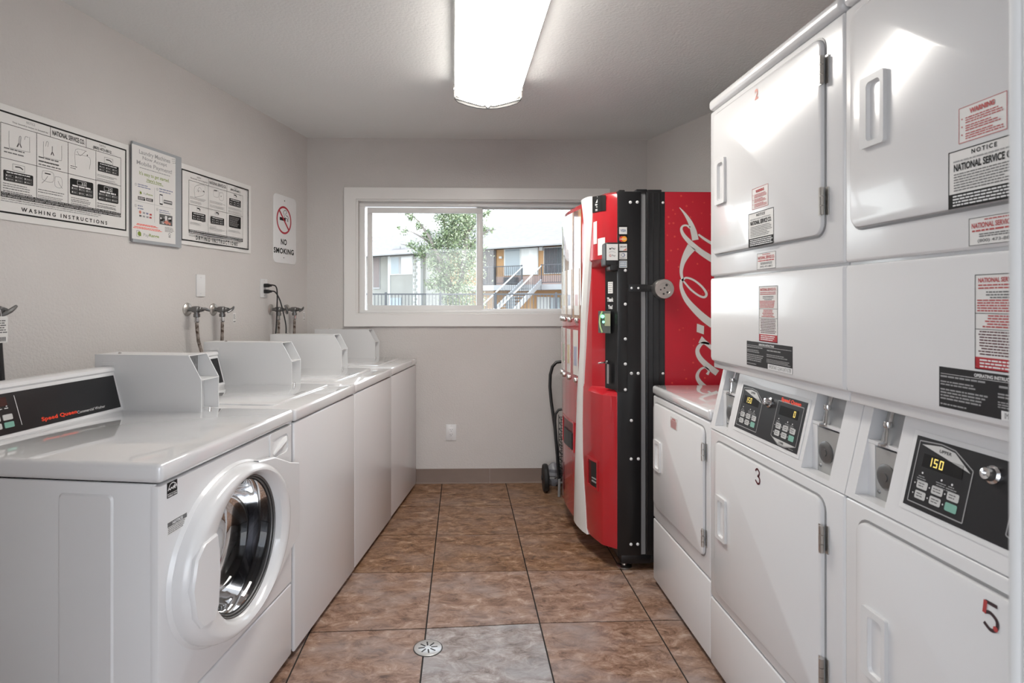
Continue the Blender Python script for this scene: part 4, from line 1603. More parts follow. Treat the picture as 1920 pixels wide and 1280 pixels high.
        if upper:
            seg_digits(P, '150', ua + .030, d1 + .005, .017, M_LED)
        else:
            seg_digits(P, '0', ub - .040, d1 + .005, .017, M_LED)
        for k, q in enumerate((.022, .068, .092)):
            uu = ua + q
            P.disc(uu, d1 - .012 - .001 * k, .0022, M_INKW, 1, 8)
            P.greek(uu - .012, d1 - .030, uu + .012, d1 - .017, 3, M_INKL, 1, .4, k, .4, 'c')
        for r_ in range(2):
            for c_ in range(3):
                uu = ua + .014 + .036 * c_
                bb = ba + .010 + .020 * r_
                g_ = (r_ == 0 and c_ == 2)
                P.rr(uu, bb, uu + .026, bb + .0155, .003, M_BTNG if g_ else M_BTN, 1)
                if not g_:
                    P.greek(uu + .004, bb + .003, uu + .022, bb + .013, 2, M_INKG, 2, .4, r_ * 3 + c_, .3)
                P.disc(uu - .005, bb + .008, .0016, M_INKW, 1, 6)
    half(k0 + .010, k0 + .138, kb + .010, kt - .005, True)
    half(k1 - .138, k1 - .010, kb + .016, kt - .016, False)
    P.text('Speed Queen', k1 - .124, kt - .018, k1 - .026, kt - .004, M_REDORANGE, 2, .05)
    P.greek(k1 - .040, kb + .004, k1 - .012, kb + .007, 1, M_INKL, 1, .5, 2)
    P.build('panel_print', kp)
    m_ = MB()
    o_ = slope(k0 + .176, kt - .030, .003)
    m_.lathe([(.016, 0), (.016, .003), (.012, .006), (.010, .016), (.005, .017), (.005, .013)], o_, n, 16)
    m_.build('key_lock', M_CHROME, kp)
    # lower front, door and kick panel
    m_ = MB()
    m_.rbox(-.014, e, .262, 0, W - e, .853, .007, 3)
    m_.build('lower_front', M_EN, rt)
    scoop_door(rt, .052, .300, .662, .820, .030, (.082, .500, .154, .646), ((.693, .760), (.370, .438)), 'lower_door')
    m_ = MB()
    m_.rbox(-.014, e, .022, 0, W - e, .257, .006, 3)
    m_.build('kick_panel', M_EN, rt)
    # stickers
    s_, P = sticker(rt, 'warning_sticker', .326, 1.578, .418, 1.640, .0112)
    P.frame(.326, 1.578, .418, 1.640, .0012, M_INKR, 0)
    P.text('WARNING', .348, 1.625, .396, 1.634, M_INKR, 1, .06)
    for k in range(3):
        P.greek(.340, 1.582 + .0138 * k, .412, 1.594 + .0138 * k, 3, M_INKR, 1, .5, k + 5, .4)
        P.disc(.333, 1.592 + .0138 * k, .0015, M_INKR, 1, 8)
    P.build('print', s_)
    s_, P = sticker(rt, 'notice_sticker', .304, 1.466, .448, 1.568, .0112)
    P.frame(.304, 1.466, .448, 1.568, .0018, M_INK, 0)
    P.rect(.304, 1.466, .448, 1.492, M_INK, 0)
    P.text('NOTICE', .352, 1.555, .400, 1.563, M_INK, 1, .03, 1.4)
    P.greek(.315, 1.546, .435, 1.551, 1, M_INKL, 1, .5, 8, .05)
    P.text('NATIONAL SERVICE CO.', .316, 1.531, .436, 1.544, M_INK, 1, .035)
    P.greek(.316, 1.495, .440, 1.528, 7, M_INKG, 1, .4, 9, .2)
    P.greek(.314, 1.469, .444, 1.490, 4, M_INKW, 1, .5, 10, .1)
    P.build('print', s_)
    s_, P = sticker(rt, 'owner_sticker', .334, 1.398, .438, 1.446, .0002)
    P.frame(.334, 1.398, .438, 1.446, .0012, M_INKG, 0)
    P.greek(.365, 1.439, .410, 1.443, 1, M_INKR, 1, .5, 3, .05)
    P.text('NATIONAL SERVICE CO.', .340, 1.4275, .433, 1.4365, M_INKR, 1, .03)
    P.greek(.341, 1.4205, .431, 1.4255, 1, M_INKR, 1, .6, 4, .02)
    P.greek(.350, 1.411, .424, 1.4185, 2, M_INKG, 1, .5, 5, .2, 'c')
    P.text('(800) 473-8812', .352, 1.4015, .422, 1.4085, M_INKG, 1, .01)
    P.build('print', s_)
    s_, P = sticker(rt, 'instruction_sticker', .346, 1.186, .448, 1.348, .0002)
    P.frame(.346, 1.186, .448, 1.348, .0015, M_INKG, 0)
    P.text('NATIONAL SERVICE CO.', .353, 1.334, .441, 1.342, M_INKR, 1, .03)
    P.greek(.353, 1.322, .441, 1.332, 2, M_INKR, 1, .45, 3, .05)
    P.greek(.365, 1.306, .430, 1.320, 3, M_INKG, 1, .45, 4, .4, 'c')
    P.greek(.351, 1.284, .443, 1.306, 5, M_INKR, 1, .5, 5, .15)
    P.rect(.346, 1.281, .448, 1.2822, M_INKG, 0)
    P.greek(.360, 1.257, .434, 1.280, 5, M_INKR, 1, .5, 6, .4, 'c')
    P.rect(.346, 1.254, .448, 1.2552, M_INKG, 0)
    P.greek(.352, 1.210, .442, 1.253, 9, M_INKV, 1, .42, 7, .25, 'c')
    P.rect(.346, 1.186, .448, 1.207, mat('sticker_red', (.42, .02, .03), .4), 0)
    P.greek(.356, 1.189, .438, 1.205, 3, M_INKW, 1, .5, 8, .2)
    P.build('print', s_)
    s_, P = sticker(rt, 'operating_sticker', .270, 1.108, .522, 1.182, .0002, M_PANEL2)
    P.text('OPERATING INSTRUCTIONS', .345, 1.172, .430, 1.178, M_INKW, 1, .03)
    P.rect(.274, 1.1695, .518, 1.1702, M_INKW, 0)
    P.greek(.274, 1.162, .37, 1.168, 1, M_INKL, 1, .5, 1, .05)
    P.greek(.274, 1.148, .36, 1.158, 2, M_INKL, 1, .5, 2, .2)
    P.greek(.274, 1.122, .376, 1.144, 4, M_INKL, 1, .5, 3, .2)
    P.greek(.274, 1.112, .33, 1.117, 1, M_INKL, 1, .5, 4, .05)
    P.greek(.392, 1.158, .47, 1.165, 1, M_INKL, 1, .5, 5, .05)
    P.greek(.390, 1.142, .51, 1.152, 2, M_INKL, 1, .5, 6, .3)
    P.greek(.390, 1.126, .516, 1.138, 3, M_INKL, 1, .5, 7, .2)
    P.rect(.396, 1.108, .522, 1.123, M_INKW, 0)
    P.text('IMPORTANT: CLEAN LINT FILTER', .402, 1.1105, .516, 1.1205, M_INKG, 1, .0)
    P.build('print', s_)
    return rt


d3 = stacked_dryer(2.070, 'white stacked dryer with the red and black number 3 on its lower door')
d5 = copy_tree(d3)
d5.location = (XD, 2.070 - WS, 0)
d5['label'] = 'white stacked dryer with the number 5 on its lower door, beside the door frame'
ROOTM[d5.name] = Matrix.Translation(d5.location) @ Matrix.Rotation(R(180), 4, 'Z')


def digits(rt, num):
    tgt = [c for c in rt.children if c.name.startswith('lower_door')][0]
    s_ = MB()
    P = Pr(rt, (.0112, 0, 0))
    if num == 3:
        numeral_three(P, .359, .764, .045, M_INKV)
    else:
        numeral_five(P, .388, .758, .046, mat('numeral_dark', (.05, .03, .035), .4), M_INKR)
    P.build('number_sticker', tgt)


digits(d3, 3)
digits(d5, 5)
P = Pr(d3, (.0112, 0, 0))
P.text('2', .342, 1.902, .362, 1.934, M_SALMON, 1, .03)
P.build('number_sticker', [c for c in d3.children if c.name.startswith('upper_door')][0])

# --- single dryer
WD = .628
ds = root('tumble_dryer', (XD + .003, 2.703, 0), R(180), 'low white single dryer between the stacked dryer and the red vending machine', 'dryer')
m_ = MB()
m_.rbox(-.70, .001, .05, -.012, WD, .874, .004)
m_.build('cabinet', M_EN, ds)
m_ = MB()
m_.box(-.66, .03, .003, -.05, WD - .03, .05)
m_.build('plinth', M_TOE, ds, smooth=False)
m_ = MB()
m_.rbox(-.70, 0, .876, .006, WD + .002, .917, .013, 4)
m_.build('top', M_ENT, ds)
m_ = MB()
m_.rbox(-.70, 0, .917, -.62, WD, 1.06, .012, 3)
m_.build('console', M_EN, ds)
m_ = MB()
m_.rbox(-.014, .001, .308, 0, WD, .872, .007, 3)
m_.build('front_panel', M_EN, ds)
m_ = MB()
m_.rbox(-.014, .001, .022, 0, WD, .303, .006, 3)
m_.build('kick_panel', M_EN, ds)
scoop_door(ds, .030, .372, .586, .842, .028, (.058, .546, .136, .682), ((.724, .789), (.412, .475)))
s_, P = sticker(ds, 'warning_sticker', .258, .776, .336, .823, .0112)
P.frame(.258, .776, .336, .823, .001, M_INKL, 0)
P.text('WARNING', .276, .812, .318, .819, M_INKR, 1, .05)
P.greek(.264, .779, .332, .810, 7, M_INKR, 1, .55, 3, .2)
P.build('print', s_)

# ------------------------------------------------------------------ vending machine
VX, VY = 1.10, 3.27
vm = root('vending_machine', (VX, VY, 0), 0, 'tall red soda vending machine with white swoosh, card reader and round steel lock', 'vending machine')


def vl(x, y, z_):
    return (x - VX, y - VY, z_)


# plan of the bowed door, from the near corner to the far one
FULL = [(.757, 2.822), (.748, 2.824), (.697, 2.868), (.688, 2.880), (.664, 2.960), (.651, 3.020), (.637, 3.120), (.622, 3.220), (.612, 3.320), (.607, 3.420), (.608, 3.500), (.616, 3.580), (.633, 3.645), (.660, 3.690), (.760, 3.720)]
RECS = [(.760, 2.822), (.760, 2.824), (.760, 2.862), (.756, 2.902), (.748, 2.955), (.668, 3.000)] + FULL[6:]


def prof_at(y, shrink=0.0, P=None):
    P = P or FULL
    for i in range(len(P) - 1):
        if P[i][1] <= y <= P[i + 1][1]:
            t = (y - P[i][1]) / (P[i + 1][1] - P[i][1])
            x = P[i][0] + t * (P[i + 1][0] - P[i][0])
            nx, ny = -(P[i + 1][1] - P[i][1]), (P[i + 1][0] - P[i][0])
            L = math.hypot(nx, ny)
            return x, (nx / L, ny / L)
    return P[-1][0], (-1, 0)


def y_of(px):
    """where along the bowed door a picture column falls (near, visible side)"""
    best = None
    for k in range(2830, 3545, 3):
        y = k / 1000
        x, _ = prof_at(y)
        d = y * math.cos(YAW) + x * math.sin(YAW)
        u = CX + F_PX * (x * math.cos(YAW) - y * math.sin(YAW)) / d
        if best is None or abs(u - px) < best[0]:
            best = (abs(u - px), y)
    return best[1]


def z_of(y, py):
    return CAM_H - (py - CY) / F_PX * (y + prof_at(y)[0] * math.sin(YAW))


def patch(mb_, y0, y1, z00, z01, z10, z11, h0, h1, n=5):
    """raised skin on the door between y0 (z00..z01) and y1 (z10..z11), from height h0 to h1"""
    loops = []
    ya_, yb_ = min(y0, y1), max(y0, y1)
    ts = sorted(set([k / n for k in range(n + 1)] + [(q[1] - y0) / (y1 - y0) for q in FULL if ya_ < q[1] < yb_]))
    for t in ts:
        y = y0 + (y1 - y0) * t
        x, (nx, ny) = prof_at(y)
        a, b = z00 + (z10 - z00) * t, z01 + (z11 - z01) * t
        loops.append([vl(x + nx * h, y + ny * h, z_) for h, z_ in ((h0, a), (h1, a), (h1, b), (h0, b))])
    mb_.loft(loops)


def inset(P, d):
    out = []
    for i, (x, y) in enumerate(P):
        cx_, cy_ = .78, 3.27
        out.append((x + (cx_ - x) * d, y + (cy_ - y) * d * .25))
    return out


BX = .772
rows = [(.095, inset(FULL, .22)), (.105, inset(FULL, .04)), (.13, FULL), (.815, FULL), (.845, FULL), (.862, [tuple(np.array(a) * .5 + np.array(b) * .5) for a, b in zip(FULL, RECS)]), (.872, RECS), (1.475, RECS), (1.490, [tuple(np.array(a) * .6 + np.array(b) * .4) for a, b in zip(FULL, RECS)]), (1.515, FULL), (1.80, FULL), (1.828, inset(FULL, .05)), (1.842, inset(FULL, .25))]
m_ = MB()
m_.loft([[vl(BX, P_[0][1], z_)] + [vl(x, y, z_) for x, y in P_] + [vl(BX, P_[-1][1], z_)] for z_, P_ in rows])
vdoor = m_.build('door', M_RED, vm, angle=32)
# dark red edge strip of the far side
m_ = MB()
m_.rbox(.640 - VX, 3.700 - VY, .06, .80 - VX, 3.728 - VY, 1.838, .004)
m_.build('door_edge', mat('dark_red', (.26, .008, .02), .25), vdoor)
# black side of the door
SY = 2.820
m_ = MB()
m_.rbox(.752 - VX, SY - VY, .075, .868 - VX, 3.70 - VY, 1.838, .003)
m_.build('door_side', M_BLACKM, vdoor)
m_ = MB()
m_.rbox(.752 - VX, SY - .006 - VY, .868, .800 - VX, SY - VY, 1.66, .002)
m_.build('side_plate', M_BLACKM, vdoor)
m_ = MB()
m_.rbox(.868 - VX, SY + .012 - VY, .075, .893 - VX, 3.69 - VY, 1.835, .002)
m_.build('door_seal', M_GREYP, vm)
m_ = MB()
m_.rbox(.893 - VX, SY + .001 - VY, .075, 1.492 - VX, 3.705 - VY, 1.838, .004)
vcab = m_.build('cabinet', M_BLACKM, vm)
m_ = MB()
m_.box(.899 - VX, SY - .0035 - VY, .10, .905 - VX, SY + .001 - VY, 1.83)
m_.box(.925 - VX, SY - .0025 - VY, .10, .929 - VX, SY + .001 - VY, 1.83)
m_.box(.955 - VX, SY - .0025 - VY, .10, .959 - VX, SY + .001 - VY, 1.83)
m_.build('cabinet_rib', M_BLACKM, vcab, smooth=False)
m_ = MB()
for x0, x1, zt in ((.76, .79, 1.846), (.845, .90, 1.850), (.90, .97, 1.848)):
    m_.rbox(x0 - VX, SY + .003 - VY, 1.83, x1 - VX, SY + .06 - VY, zt, .004)
m_.build('top_bracket', M_BLACKM, vcab)


def droplet_red():
    m = mat('red_side_print', (.52, .012, .03), .3)
    L = m.node_tree.links
    t = nn(m, 'ShaderNodeTexCoord')
    v_ = nn(m, 'ShaderNodeTexVoronoi')
    v_.inputs['Scale'].default_value = 26
    v_.inputs['Randomness'].default_value = 1.0
    r = nn(m, 'ShaderNodeValToRGB')
    r.color_ramp.elements[0].position = .09
    r.color_ramp.elements[0].color = (.66, .075, .055, 1)
    r.color_ramp.elements[1].position = .16
    r.color_ramp.elements[1].color = (.50, .014, .03, 1)
    L.new(t.outputs['Object'], v_.inputs['Vector'])
    L.new(v_.outputs['Distance'], r.inputs[0])
    L.new(r.outputs[0], m.node_tree.nodes['Principled BSDF'].inputs['Base Color'])
    return m


m_ = MB()
m_.box(.984 - VX, SY - .0015 - VY, .09, 1.490 - VX, SY + .001 - VY, 1.836)
vside = m_.build('side_panel', droplet_red(), vcab, smooth=False)
# the script lettering runs up the side panel
P = Pr(vm, (0, SY - .0015 - VY, 0), (1, 0, 0), (0, 0, 1), (0, -1, 0))
z = zm(1220, 340, .3125)
U = lambda x, y: P.uv(*z(x, y))
KS = .3125 / F_PX * 2.86


def script(pts, wd):
    for lay, add, m in ((0, 7, M_INKR), (1, 0, mat('script_white', (.66, .65, .62), .35))):
        P.stroke([U(*q) for q in pts], [(q + add) * KS for q in (wd if isinstance(wd, list) else [wd] * len(pts))], m, lay, 6)


script([(172, 156), (205, 195), (236, 245), (257, 300), (268, 352)], [2, 14, 26, 36, 40])
script([(236, 278), (215, 264), (192, 268), (184, 290), (200, 326), (245, 375), (300, 422), (345, 452), (372, 468)], [14, 10, 11, 15, 22, 29, 34, 37, 38])
script([(286, 318), (322, 345), (366, 372)], [10, 15, 17])
script([(246, 393), (216, 436), (192, 490), (183, 545), (192, 592)], [58, 42, 26, 18, 14])
script([(188, 596), (212, 578), (258, 592), (306, 630), (334, 672), (322, 694), (288, 684), (240, 648), (205, 608), (186, 588)], [14, 11, 11, 12, 15, 13, 11, 11, 10, 8])
script([(183, 588), (184, 640), (212, 705), (262, 765), (318, 818), (372, 858)], [14, 20, 30, 38, 44, 46])
for lay, g_, m in ((0, 4, M_INKR), (1, 0, mat('script_white', (.7, .7, .7)))):
    P.poly([U(278 - g_, 853 - g_), U(320 + g_, 868 - g_), U(318 + g_, 917 + g_), U(276 - g_, 902 + g_)], m, lay)
script([(296, 948), (322, 962), (350, 985), (375, 1010)], [46, 26, 22, 20])
script([(352, 975), (318, 968), (290, 990), (280, 1020), (296, 1060), (340, 1105), (400, 1150)], [10, 14, 22, 24, 30, 34, 36])
script([(338, 1158), (348, 1136), (326, 1116), (296, 1130), (279, 1165), (292, 1200), (330, 1240), (390, 1290)], [16, 12, 10, 14, 20, 26, 32, 34])
P.build('script_lettering', vside)


def stud(m_, x, z_, r_, y=SY):
    m_.lathe([(r_, 0), (r_ * .9, .003), (r_ * .5, .0055), (.0005, .006)], vl(x, y, z_), (0, -1, 0), 10, False, True)


for lst, par, yy in ((((.815, 1.785), (.849, 1.786), (.820, 1.370), (.853, 1.370), (.820, .957), (.853, .957), (.820, .729), (.819, .543), (.854, .543), (.818, .130), (.851, .130)), vdoor, SY),
                     (((.789, 1.455), (.789, 1.292), (.789, 1.124), (.789, 1.003), (.789, .879)), vdoor, SY - .006), (((.974, 1.784), (.974, .956)), vcab, SY)):
    for x, z_ in lst:
        m_ = MB()
        stud(m_, x, z_, .0078 if par is vdoor else .0065, yy)
        m_.build('rivet', M_INKW, par)
# lock strap and round lock
m_ = MB()
m_.rbox(.808 - VX, SY - .004 - VY, 1.352, .940 - VX, SY - VY, 1.388, .002)
m_.build('lock_strap', M_BLACKM, vdoor)
m_ = MB()
m_.lathe([(.010, 0), (.046, .004), (.048, .012), (.048, .052), (.045, .058), (.030, .058), (.029, .056), (.001, .056)], vl(.962, SY, 1.365), (0, -1, 0), 32)
m_.build('round_lock', M_STEEL, vm)
m_ = MB()
for a, b, r_ in ((.010, .018, .006), (-.018, -.004, .004), (.014, -.016, .005), (-.004, -.024, .005), (0, .004, .004)):
    m_.lathe([(r_, 0), (r_, .0006)], vl(.962 + a, SY - .0565, 1.365 + b), (0, -1, 0), 10)
m_.build('lock_face_mark', M_SEAM, vm.children[-1])

# white swoosh
m_ = MB()
loops = []
for py, l_, r_ in ((368, 1090.5, 1111.5), (390, 1092.5, 1111.3), (426, 1096.5, 1110.4), (460, 1095.5, 1108.2), (512, 1093.2, 1104.2), (560, 1091.4, 1101.0), (605, 1090, 1098.5), (650, 1088.5, 1096.8), (700, 1085.5, 1094.8), (740, 1083, 1093.2), (790, 1081.4, 1092.6), (846, 1079.4, 1093.0), (905, 1078, 1095.4), (950, 1077.3, 1098.4), (985, 1077, 1100), (1003, 1078, 1101)):
    ya, yb_ = y_of(l_), y_of(r_)
    loop = []
    pts_ = []
    for k in range(6):
        y = ya + (yb_ - ya) * k / 5
        x, (nx, ny) = prof_at(y)
        h = (.003, .010, .013, .013, .010, .003)[k]
        zz = min(max(z_of(y, py), .098), 1.842)
        pts_.append(vl(x + nx * h, y + ny * h, zz))
    back = [vl(prof_at(y)[0] + .012, y, min(max(z_of(y, py), .098), 1.842)) for y in (yb_, ya)]
    loops.append(pts_ + back)
m_.loft(loops)
m_.build('white_swoosh', M_WHITE_SM, vdoor, angle=50)

# display windows with the drink cards
m_glass_red = mat('window_tint', (.30, .02, .02), .08, coat=.6)
cards_u = ['pale', 'pale', 'pale', 'pale']
M_CARD = mat('drink_card', (.72, .70, .66), .25, coat=.5)
M_SPLASH = vary(mat('drink_picture', (.3, .1, .05), .12, coat=.8), (.10, .012, .01), (.55, .30, .12), 9, 4, .38, .7, (1, 3, .6))
M_FACE = mat('display_red', (.40, .012, .02), .07, coat=.8)
m_ = MB()
patch(m_, 3.115, 3.630, 1.215, 1.800, 1.215, 1.800, .0005, .004, 10)
face = m_.build('upper_display', M_SPLASH, vdoor)
m_ = MB()
patch(m_, 3.150, 3.630, .64, 1.205, .64, 1.205, .0005, .003, 10)
face2 = m_.build('lower_display', M_FACE, vdoor)
rnd = random.Random(3)
CC = [(.45, .05, .06), (.10, .16, .40), (.70, .50, .08), (.20, .35, .10)]
for k, yb_ in enumerate((3.172, 3.302, 3.432, 3.556)):
    for row, (za, zb) in enumerate(((1.232, 1.485), (.905, 1.150))):
        yc = yb_ + (.018 if row else 0)
        m_ = MB()
        patch(m_, yc - .034, yc + .040, za, zb, za, zb, .0042, .007, 3)
        cd_ = m_.build('drink_card', M_CARD, face if row == 0 else face2)
        m_ = MB()
        m_.m = 0
        patch(m_, yc - .020, yc + .026, za + .05, zb - (.09 if row else .14), za + .05, zb - (.09 if row else .14), .0070, .0074, 3)
        m_.build('drink_picture', mat('card_art_%d' % ((k + row) % 4), tuple(.5 * c + .32 for c in CC[(k + row) % 4]), .3), cd_)
        m_ = MB()
        x, (nx, ny) = prof_at(yc)
        zz = za - .028
        m_.lathe([(.0155, 0), (.0155, .006), (.013, .011), (.006, .014), (.0005, .015)], vl(x + nx * .003, yc, zz), (nx, ny, 0), 16)
        m_.build('select_button', M_STEEL, vdoor)

# dispensing mouth
m_ = MB()
ya, yb_ = 3.225, 3.50
x0, (nx, ny) = prof_at(ya)


def mouth(ya, yb_, z0, z1, dep, name, mtl, inner, face_h=.004):
    """frame standing on the door around a dark pocket"""
    m_ = MB()
    t = .012
    for q in ((ya, ya + t, z0, z1), (yb_ - t, yb_, z0, z1), (ya + t, yb_ - t, z0, z0 + t), (ya + t, yb_ - t, z1 - t, z1)):
        patch(m_, q[0], q[1], q[2], q[3], q[2], q[3], 0, face_h, 4)
    fr = m_.build(name, mtl, vdoor)
    m_ = MB()
    patch(m_, ya + t, yb_ - t, z0 + t, z1 - t, z0 + t, z1 - t, .0004, .0012, 5)
    m_.build('pocket', inner, fr)
    return fr


fr = mouth(3.225, 3.505, .470, .640, .08, 'dispensing_mouth', M_RED, mat('pocket_red', (.10, .004, .006), .3), .006)
m_ = MB()
patch(m_, 3.245, 3.430, .482, .572, .482, .572, .0012, .010, 5)
m_.build('flap', M_PANEL2, fr)
fr = mouth(2.905, 3.020, .360, .510, .05, 'coin_return', M_RED, mat('pocket_red', (.1, .004, .006)), .006)
m_ = MB()
patch(m_, 2.915, 2.975, .372, .498, .372, .498, .0012, .004, 3)
m_.build('cup', M_BLACKP, fr)
m_ = MB()
patch(m_, 2.920, 2.960, .395, .402, .395, .402, .004, .007, 2)
patch(m_, 2.920, 2.960, .412, .417, .412, .417, .004, .007, 2)
m_.build('cup_lip', M_INKL, fr)

# stickers above the coin column
m_ = MB()
patch(m_, y_of(1136), y_of(1112), z_of(2.88, 396), z_of(2.88, 367), z_of(2.98, 400), z_of(2.98, 370), .001, .0032, 8)
stk = m_.build('owner_sticker', M_INK, vdoor)


def front_print(name, y_right, y_left, h, parent, fn):
    """print on the door: u runs from its near edge... to the far edge mirrored so it reads from the front"""
    xa, (na, nb) = prof_at((y_right + y_left) / 2)
    x1, _ = prof_at(y_left)
    x0, _ = prof_at(y_right)
    o = Vector(vl(x1, y_left, 0))
    u = Vector((x0 - x1, y_right - y_left, 0))
    n = Vector((na, nb, 0))
    P = Pr(vm, o + n * h, u, (0, 0, 1), n)
    fn(P, u.length)
    return P.build(name, parent)


def own(P, L):
    za, zb = z_of(2.93, 398), z_of(2.93, 369)
    hh = zb - za
    P.poly([(L * .25, za + hh * .58), (L * .5, za + hh * .92), (L * .78, za + hh * .58)], M_INKW, 1)
    P.poly([(L * .44, za + hh * .58), (L * .51, za + hh * .76), (L * .58, za + hh * .58)], M_INK, 2)
    P.stroke([(L * .40, za + hh * .97), (L * .53, za + hh * .86)], .003, M_INKW, 1, 1)
    P.stroke([(L * .62, za + hh * .97), (L * .48, za + hh * .86)], .003, M_INKW, 1, 1)
    P.text('New Wave', L * .2, za + hh * .41, L * .82, za + hh * .54, M_INKW, 1, .05)
    P.text('Vending', L * .28, za + hh * .25, L * .74, za + hh * .37, M_INKW, 1, .04)
    P.greek(L * .22, za + hh * .05, L * .80, za + hh * .20, 2, M_INKW, 1, .55, 3, .1, 'c')


front_print('print', y_of(1132.5), y_of(1114), .0055, stk, own)
m_ = MB()
patch(m_, y_of(1119.5), y_of(1113), z_of(2.955, 458), z_of(2.955, 416), z_of(2.975, 459), z_of(2.975, 418), .0008, .0014, 2)
patch(m_, y_of(1134), y_of(1121), z_of(2.89, 478), z_of(2.89, 446), z_of(2.94, 480), z_of(2.94, 449), .0008, .0014, 2)
m_.build('white_sticker', M_PAPER, vdoor)

# coin column in the recess
m_ = MB()
m_.loft([[vl(x, y, z_) for x, y in ((.752, 2.826), (.7135, 2.905), (.722, 2.912), (.757, 2.830))] for z_ in (.875, 1.474)])
cc = m_.build('coin_column', M_BLACKM, vdoor, smooth=False)
# bill acceptor
m_ = MB()
m_.loft([[vl(x, y, z_) for x, y in ((.726, 2.850), (.690, 2.868), (.676, 2.895), (.684, 2.925), (.716, 2.915))] for z_ in (1.150, 1.162, 1.250, 1.258)])
ba = m_.build('bill_acceptor', mat('acceptor_grey', (.10, .11, .10), .35), vdoor)
m_ = MB()
m_.loft([[vl(x, y, z_) for x, y in ((.7245, 2.848), (.700, 2.860), (.700, 2.864), (.7245, 2.852))] for z_ in (1.185, 1.246)])
m_.build('bill_picture', mat('bill_tan', (.36, .36, .24), .4), ba, smooth=False)
m_ = MB()
for k in range(7):
    a_ = R(-75 + 25 * k)
m_.tube([vl(.689, 2.866, 1.153), vl(.681, 2.872, 1.180), vl(.678, 2.875, 1.205), vl(.681, 2.872, 1.235), vl(.690, 2.866, 1.256)], .004, 6)
m_.build('rim_light', mat('acceptor_rim', (.45, .62, .30), .4), ba)
m_ = MB()
m_.lathe([(.009, 0), (.009, .003)], vl(.690, 2.862, 1.232), (-.5, -.86, 0), 12)
m_.lathe([(.006, 0), (.006, .003)], vl(.694, 2.860, 1.205), (-.5, -.86, 0), 12)
m_.build('status_light', M_LEDG, ba)
# card reader and its sign
m_ = MB()
m_.rbox(.690 - VX, 2.800 - VY, 1.475, .752 - VX, 2.905 - VY, 1.590, .010, 3)
m_.rbox(.712 - VX, 2.800 - VY, 1.452, .752 - VX, 2.880 - VY, 1.485, .008, 3)
rd = m_.build('card_reader', M_BLACKP, vdoor)
P = Pr(vm, vl(.693, 2.7995, 1.503), (1, 0, 0), (0, 0, 1), (0, -1, 0))
P.rect(0, 0, .056, .078, M_PAPER, 0)
P.text('Pay', .024, .050, .044, .061, M_INK, 1, .02)
P.disc(.018, .055, .004, M_INK, 1, 10)
P.stroke([(.012, .036), (.02, .041), (.034, .041), (.044, .036)], .0014, M_INKL, 1)
P.text('Pay', .026, .016, .044, .027, M_INKG, 1, .01)
P.text('G', .013, .017, .023, .028, M_INKR, 1, .02)
P.build('print', rd)


def card(z0, z1, fn, nm='payment_sticker'):
    m_ = MB()
    m_.box(.7585 - VX, SY - .0075 - VY, z0, .7965 - VX, SY - .006 - VY, z1)
    o = m_.build(nm, M_PAPER, vdoor, smooth=False)
    P = Pr(vm, vl(.7585, SY - .0076, z0), (1, 0, 0), (0, 0, 1), (0, -1, 0))
    fn(P, .038, z1 - z0)
    P.build('print', o)


def f_visa(P, w_, h):
    P.text('VISA', w_ * .12, h * .32, w_ * .88, h * .72, M_BLUE, 1, .03)


def f_mc(P, w_, h):
    P.rect(0, 0, w_, h, M_INK, 0)
    P.disc(w_ * .34, h * .5, h * .40, mat('circle_red', (.6, .03, .03), .4), 1, 20)
    P.disc(w_ * .64, h * .5, h * .40, mat('circle_orange', (.85, .35, .03), .4), 2, 20)
    P.text('mastercard', w_ * .10, h * .42, w_ * .88, h * .60, M_INKW, 3, .02)


def f_disc(P, w_, h):
    P.text('DISCOVER', w_ * .12, h * .50, w_ * .90, h * .70, M_INKG, 1, .03)
    P.poly([(w_ * .45, h * .06), (w_ * .92, h * .06), (w_ * .92, h * .40)], M_SALMON, 1)


def f_diners(P, w_, h):
    P.disc(w_ * .5, h * .62, h * .28, M_BLUE, 1, 16)
    P.disc(w_ * .46, h * .62, h * .18, M_PAPER, 2, 16)
    P.greek(w_ * .15, h * .08, w_ * .85, h * .26, 1, M_INKL, 1, .6, 2, .05)


def f_amex(P, w_, h):
    P.rect(w_ * .05, h * .08, w_ * .95, h * .92, mat('card_bluegrey', (.34, .40, .46), .4), 1)
    P.greek(w_ * .1, h * .2, w_ * .9, h * .8, 2, M_INKW, 2, .4, 2, .05)


m_ = MB()
m_.box(.7555 - VX, SY - .0065 - VY, 1.462, .7995 - VX, SY - .006 - VY, 1.672)
m_.build('sticker_strip', M_INK, vdoor, smooth=False)
for k, fn in enumerate((f_visa, f_mc, f_disc, f_diners, f_amex)):
    zt = 1.664 - k * .0405
    card(zt - .034, zt, fn)
# words on the coin column, lever and slot plate
cu = Vector((.752 - .7135, 2.826 - 2.905, 0)).normalized()
P = Pr(vm, Vector(vl(.7135, 2.905, 0)) + Vector((cu.y, -cu.x, 0)) * .0008, cu, (0, 0, 1), (cu.y, -cu.x, 0))
P.rect(.022, 1.345, .058, 1.402, M_PAPER, 0)
P.greek(.025, 1.349, .055, 1.399, 5, M_INKL, 1, .4, 3)
P.text('Thank', .016, 1.304, .062, 1.325, M_INKW, 1, .05)
P.text('You!', .022, 1.268, .056, 1.289, M_INKW, 1, .05)
P.build('print', cc)
m_ = MB()
m_.tube([vl(.716, 2.885, 1.005), vl(.690, 2.878, 1.003), vl(.672, 2.874, 1.001)], [.004, .0045, .0035], 8)
m_.lathe([(.008, 0), (.008, .006)], vl(.718, 2.884, 1.005), (-1, -.2, 0), 10)
m_.build('coin_lever', M_CHROME, vdoor)
m_ = MB()
